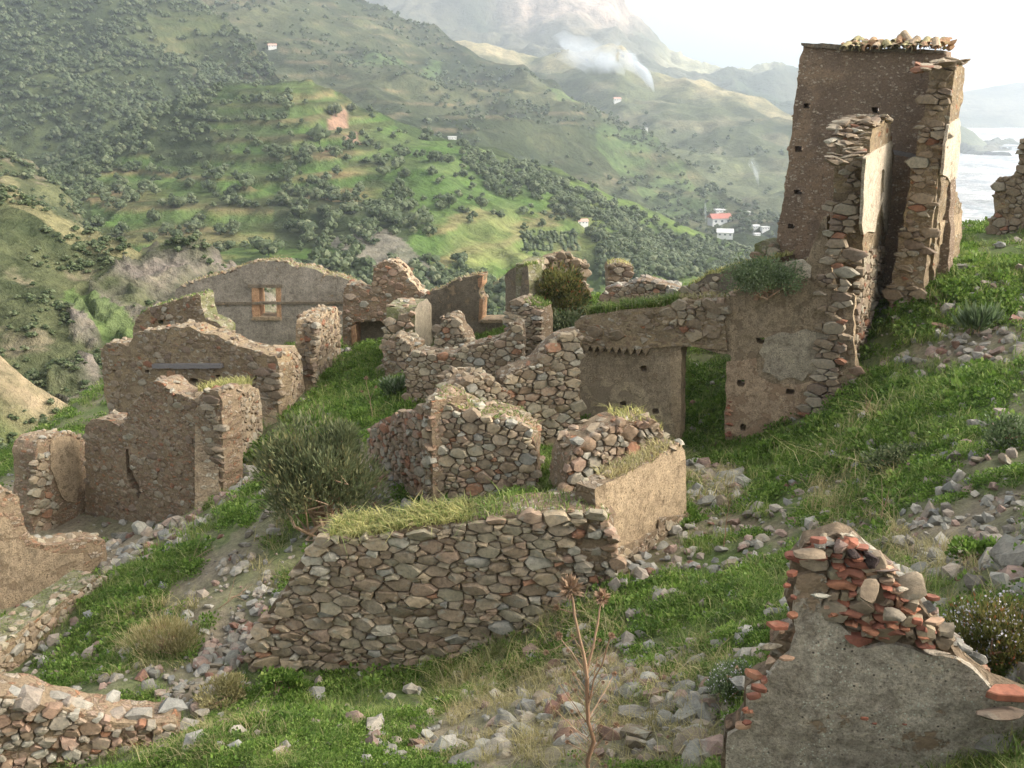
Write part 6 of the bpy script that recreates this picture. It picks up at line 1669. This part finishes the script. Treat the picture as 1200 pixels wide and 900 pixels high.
# ------------------------------------------------------------------ far houses
def flat(name, c, rough=.9):
    t = NT(name, rough); n = t.noise(t.pos(), 2, 4); t.base(t.mix(1.0, c, t.ramp(n, [(.3, (.85, .85, .85)), (.7, (1.1, 1.1, 1.1))]), 'MULTIPLY')); return t.m
M['hw'] = flat('white_house_wall', (.72, .70, .66)); M['hr'] = flat('red_roof', (.38, .15, .11)); M['hg'] = flat('pale_roof', (.6, .58, .55)); M['hwin'] = flat('dark_window', (.05, .06, .07), .3); M['hp'] = flat('pink_roof', (.55, .32, .25))
def box(B, x0, x1, y0, y1, z0, z1): B.add([(x, y, z) for x in (x0, x1) for y in (y0, y1) for z in (z0, z1)], [(0, 1, 3, 2), (4, 6, 7, 5), (0, 4, 5, 1), (2, 3, 7, 6), (0, 2, 6, 4), (1, 5, 7, 3)])
def house(px, py, wpx, hpx, label, roof='hr', gable=True, rot=.2, dpx=None, nwin=3, cat='house'):
    q = far_hit(px, py)
    if q is None: return
    k = q[1]/F; w_, h_ = wpx*k, hpx*k; d_ = w_*.7
    root = empty('house', q, label, cat); root.rotation_euler = (0, 0, rot)
    B = Batch(); box(B, -w_/2, w_/2, -d_/2, d_/2, -4, h_); link('wall', B.mesh('wall', M['hw']), root)
    B = Batch(); e = w_*.05
    if gable:
        B.add([(-w_/2-e, -d_/2-e, h_), (w_/2+e, -d_/2-e, h_), (w_/2+e, d_/2+e, h_), (-w_/2-e, d_/2+e, h_), (-w_/2-e, 0, h_+d_*.3), (w_/2+e, 0, h_+d_*.3)], [(0, 1, 5, 4), (2, 3, 4, 5), (1, 2, 5), (3, 0, 4), (3, 2, 1, 0)])
    else: box(B, -w_/2-e, w_/2+e, -d_/2-e, d_/2+e, h_+.01, h_+.4)
    link('roof', B.mesh('roof', M[roof]), root)
    for j in range(nwin):
        B = Batch(); x = -w_/2+w_*(j+.5)/nwin; box(B, x-w_*.06, x+w_*.06, -d_/2-.05, -d_/2+.1, h_*.45, h_*.75); link('window', B.mesh('window', M['hwin']), root)
house(844, 263, 23, 8, 'white house with a red roof in the valley beside the tower')
house(850, 272, 18, 6, 'lower white annexe just below the red-roofed house', 'hg', True, -.2)
house(844, 249, 11, 3, 'small flat white building just above the red-roofed house', 'hg', False)
house(884, 268, 8, 3, 'small white hut left of the other huts near the tower edge', 'hg', True)
house(898, 269, 9, 3, 'small white hut nearest to the tower edge', 'hg', False)
house(886, 273, 7, 2, 'tiny low white shed below the two white huts', 'hg', False)
house(875, 250, 7, 2, 'tiny pale shed above the huts in the valley', 'hg', False)
house(683, 262, 12, 4, 'small pinkish farmhouse on the terraces of the green hill', 'hp')
house(447, 55, 8, 5, 'cream farmhouse high on the far farmed slope', 'hg')
house(506, 76, 4, 3, 'tiny white hut right of the cream farmhouse', 'hg', False, nwin=1)
house(724, 119, 8, 3, 'small white house just below the smoke plume', 'hp')
house(757, 149, 7, 2, 'small white shed among the far trees', 'hg', False)
house(530, 161, 9, 2, 'low pale shed above the dense grove', 'hg', False)
house(318, 57, 9, 2, 'low reddish-roofed shed on the far upper slope', 'hp', True)
# bridge over the river bed
M['bridge'] = flat('grey_concrete', (.30, .30, .30))
bq = [P(1158, 171, 1600), P(1215, 171, 1600)]
root = empty('road_bridge', bq[0], 'low pale bridge crossing the river bed beyond the tower', 'bridge')
B = Batch(); L_ = np.linalg.norm(bq[1]-bq[0]); box(B, -10, L_, -4, 4, -1.4, 0); link('deck', B.mesh('deck', M['bridge']), root)
for k in range(5):
    B = Batch(); x = L_*(k+.3)/5; box(B, x-1.2, x+1.2, -3, 3, -113-bq[0][2], -1.25); link('pier', B.mesh('pier', M['bridge']), root)

# ------------------------------------------------------------------ smoke
def smoke(px, py, Y, wpx, hpx, dens, leanpx, label, seed, n=12):
    r = np.random.default_rng(seed)
    m = bpy.data.materials.new('smoke'); m.use_nodes = True; nn = m.node_tree; nn.nodes.remove(nn.nodes['Principled BSDF'])
    v = nn.nodes.new('ShaderNodeVolumePrincipled'); v.inputs['Color'].default_value = (.90, .95, 1, 1); v.inputs['Density'].default_value = dens; v.inputs['Anisotropy'].default_value = .3
    nn.links.new(v.outputs[0], nn.nodes['Material Output'].inputs['Volume'])
    k = Y/F; base = P(px, py, Y)
    B = Batch(); bm = bmesh.new(); bmesh.ops.create_icosphere(bm, subdivisions=3, radius=1); iv = np.array([x.co for x in bm.verts]); fa = [tuple(x.index for x in q.verts) for q in bm.faces]; bm.free()
    t_ = iv[:, 2]*.5+.5
    wd = .25+.75*t_
    q = iv.copy(); q[:, 0] = iv[:, 0]*wd*wpx/2*k; q[:, 1] = iv[:, 1]*wd*wpx/2*k; q[:, 2] = t_*hpx*k
    q[:, 0] += leanpx*k*t_**1.4
    q += (.28*wpx*k)*np.stack([fbm(iv, 1.3, 4, seed+j) for j in range(3)], -1)*wd[:, None]
    put(link('smoke', mesh('smoke', q, fa, m, smooth=True), None, base), label, kind='stuff')
smoke(766, 108, 1180, 18, 34, .16, -22, 'dense white smoke plume rising below the mountain', 1)
smoke(760, 104, 1200, 34, 44, .05, -34, 'dense white smoke plume rising below the mountain', 2)
smoke(722, 110, 1230, 46, 44, .035, -12, 'wide thin smoke drifting left of the dense plume', 3)
smoke(715, 112, 1240, 90, 60, .016, -40, 'wide thin smoke drifting left of the dense plume', 4)
smoke(889, 220, 600, 8, 26, .09, -8, 'small white smoke puff near the tower edge', 5)
smoke(888, 216, 610, 16, 30, .03, -10, 'small white smoke puff near the tower edge', 6)
smoke(827, 270, 520, 4, 36, .14, -3, 'thin smoke column left of the red-roofed house', 7)
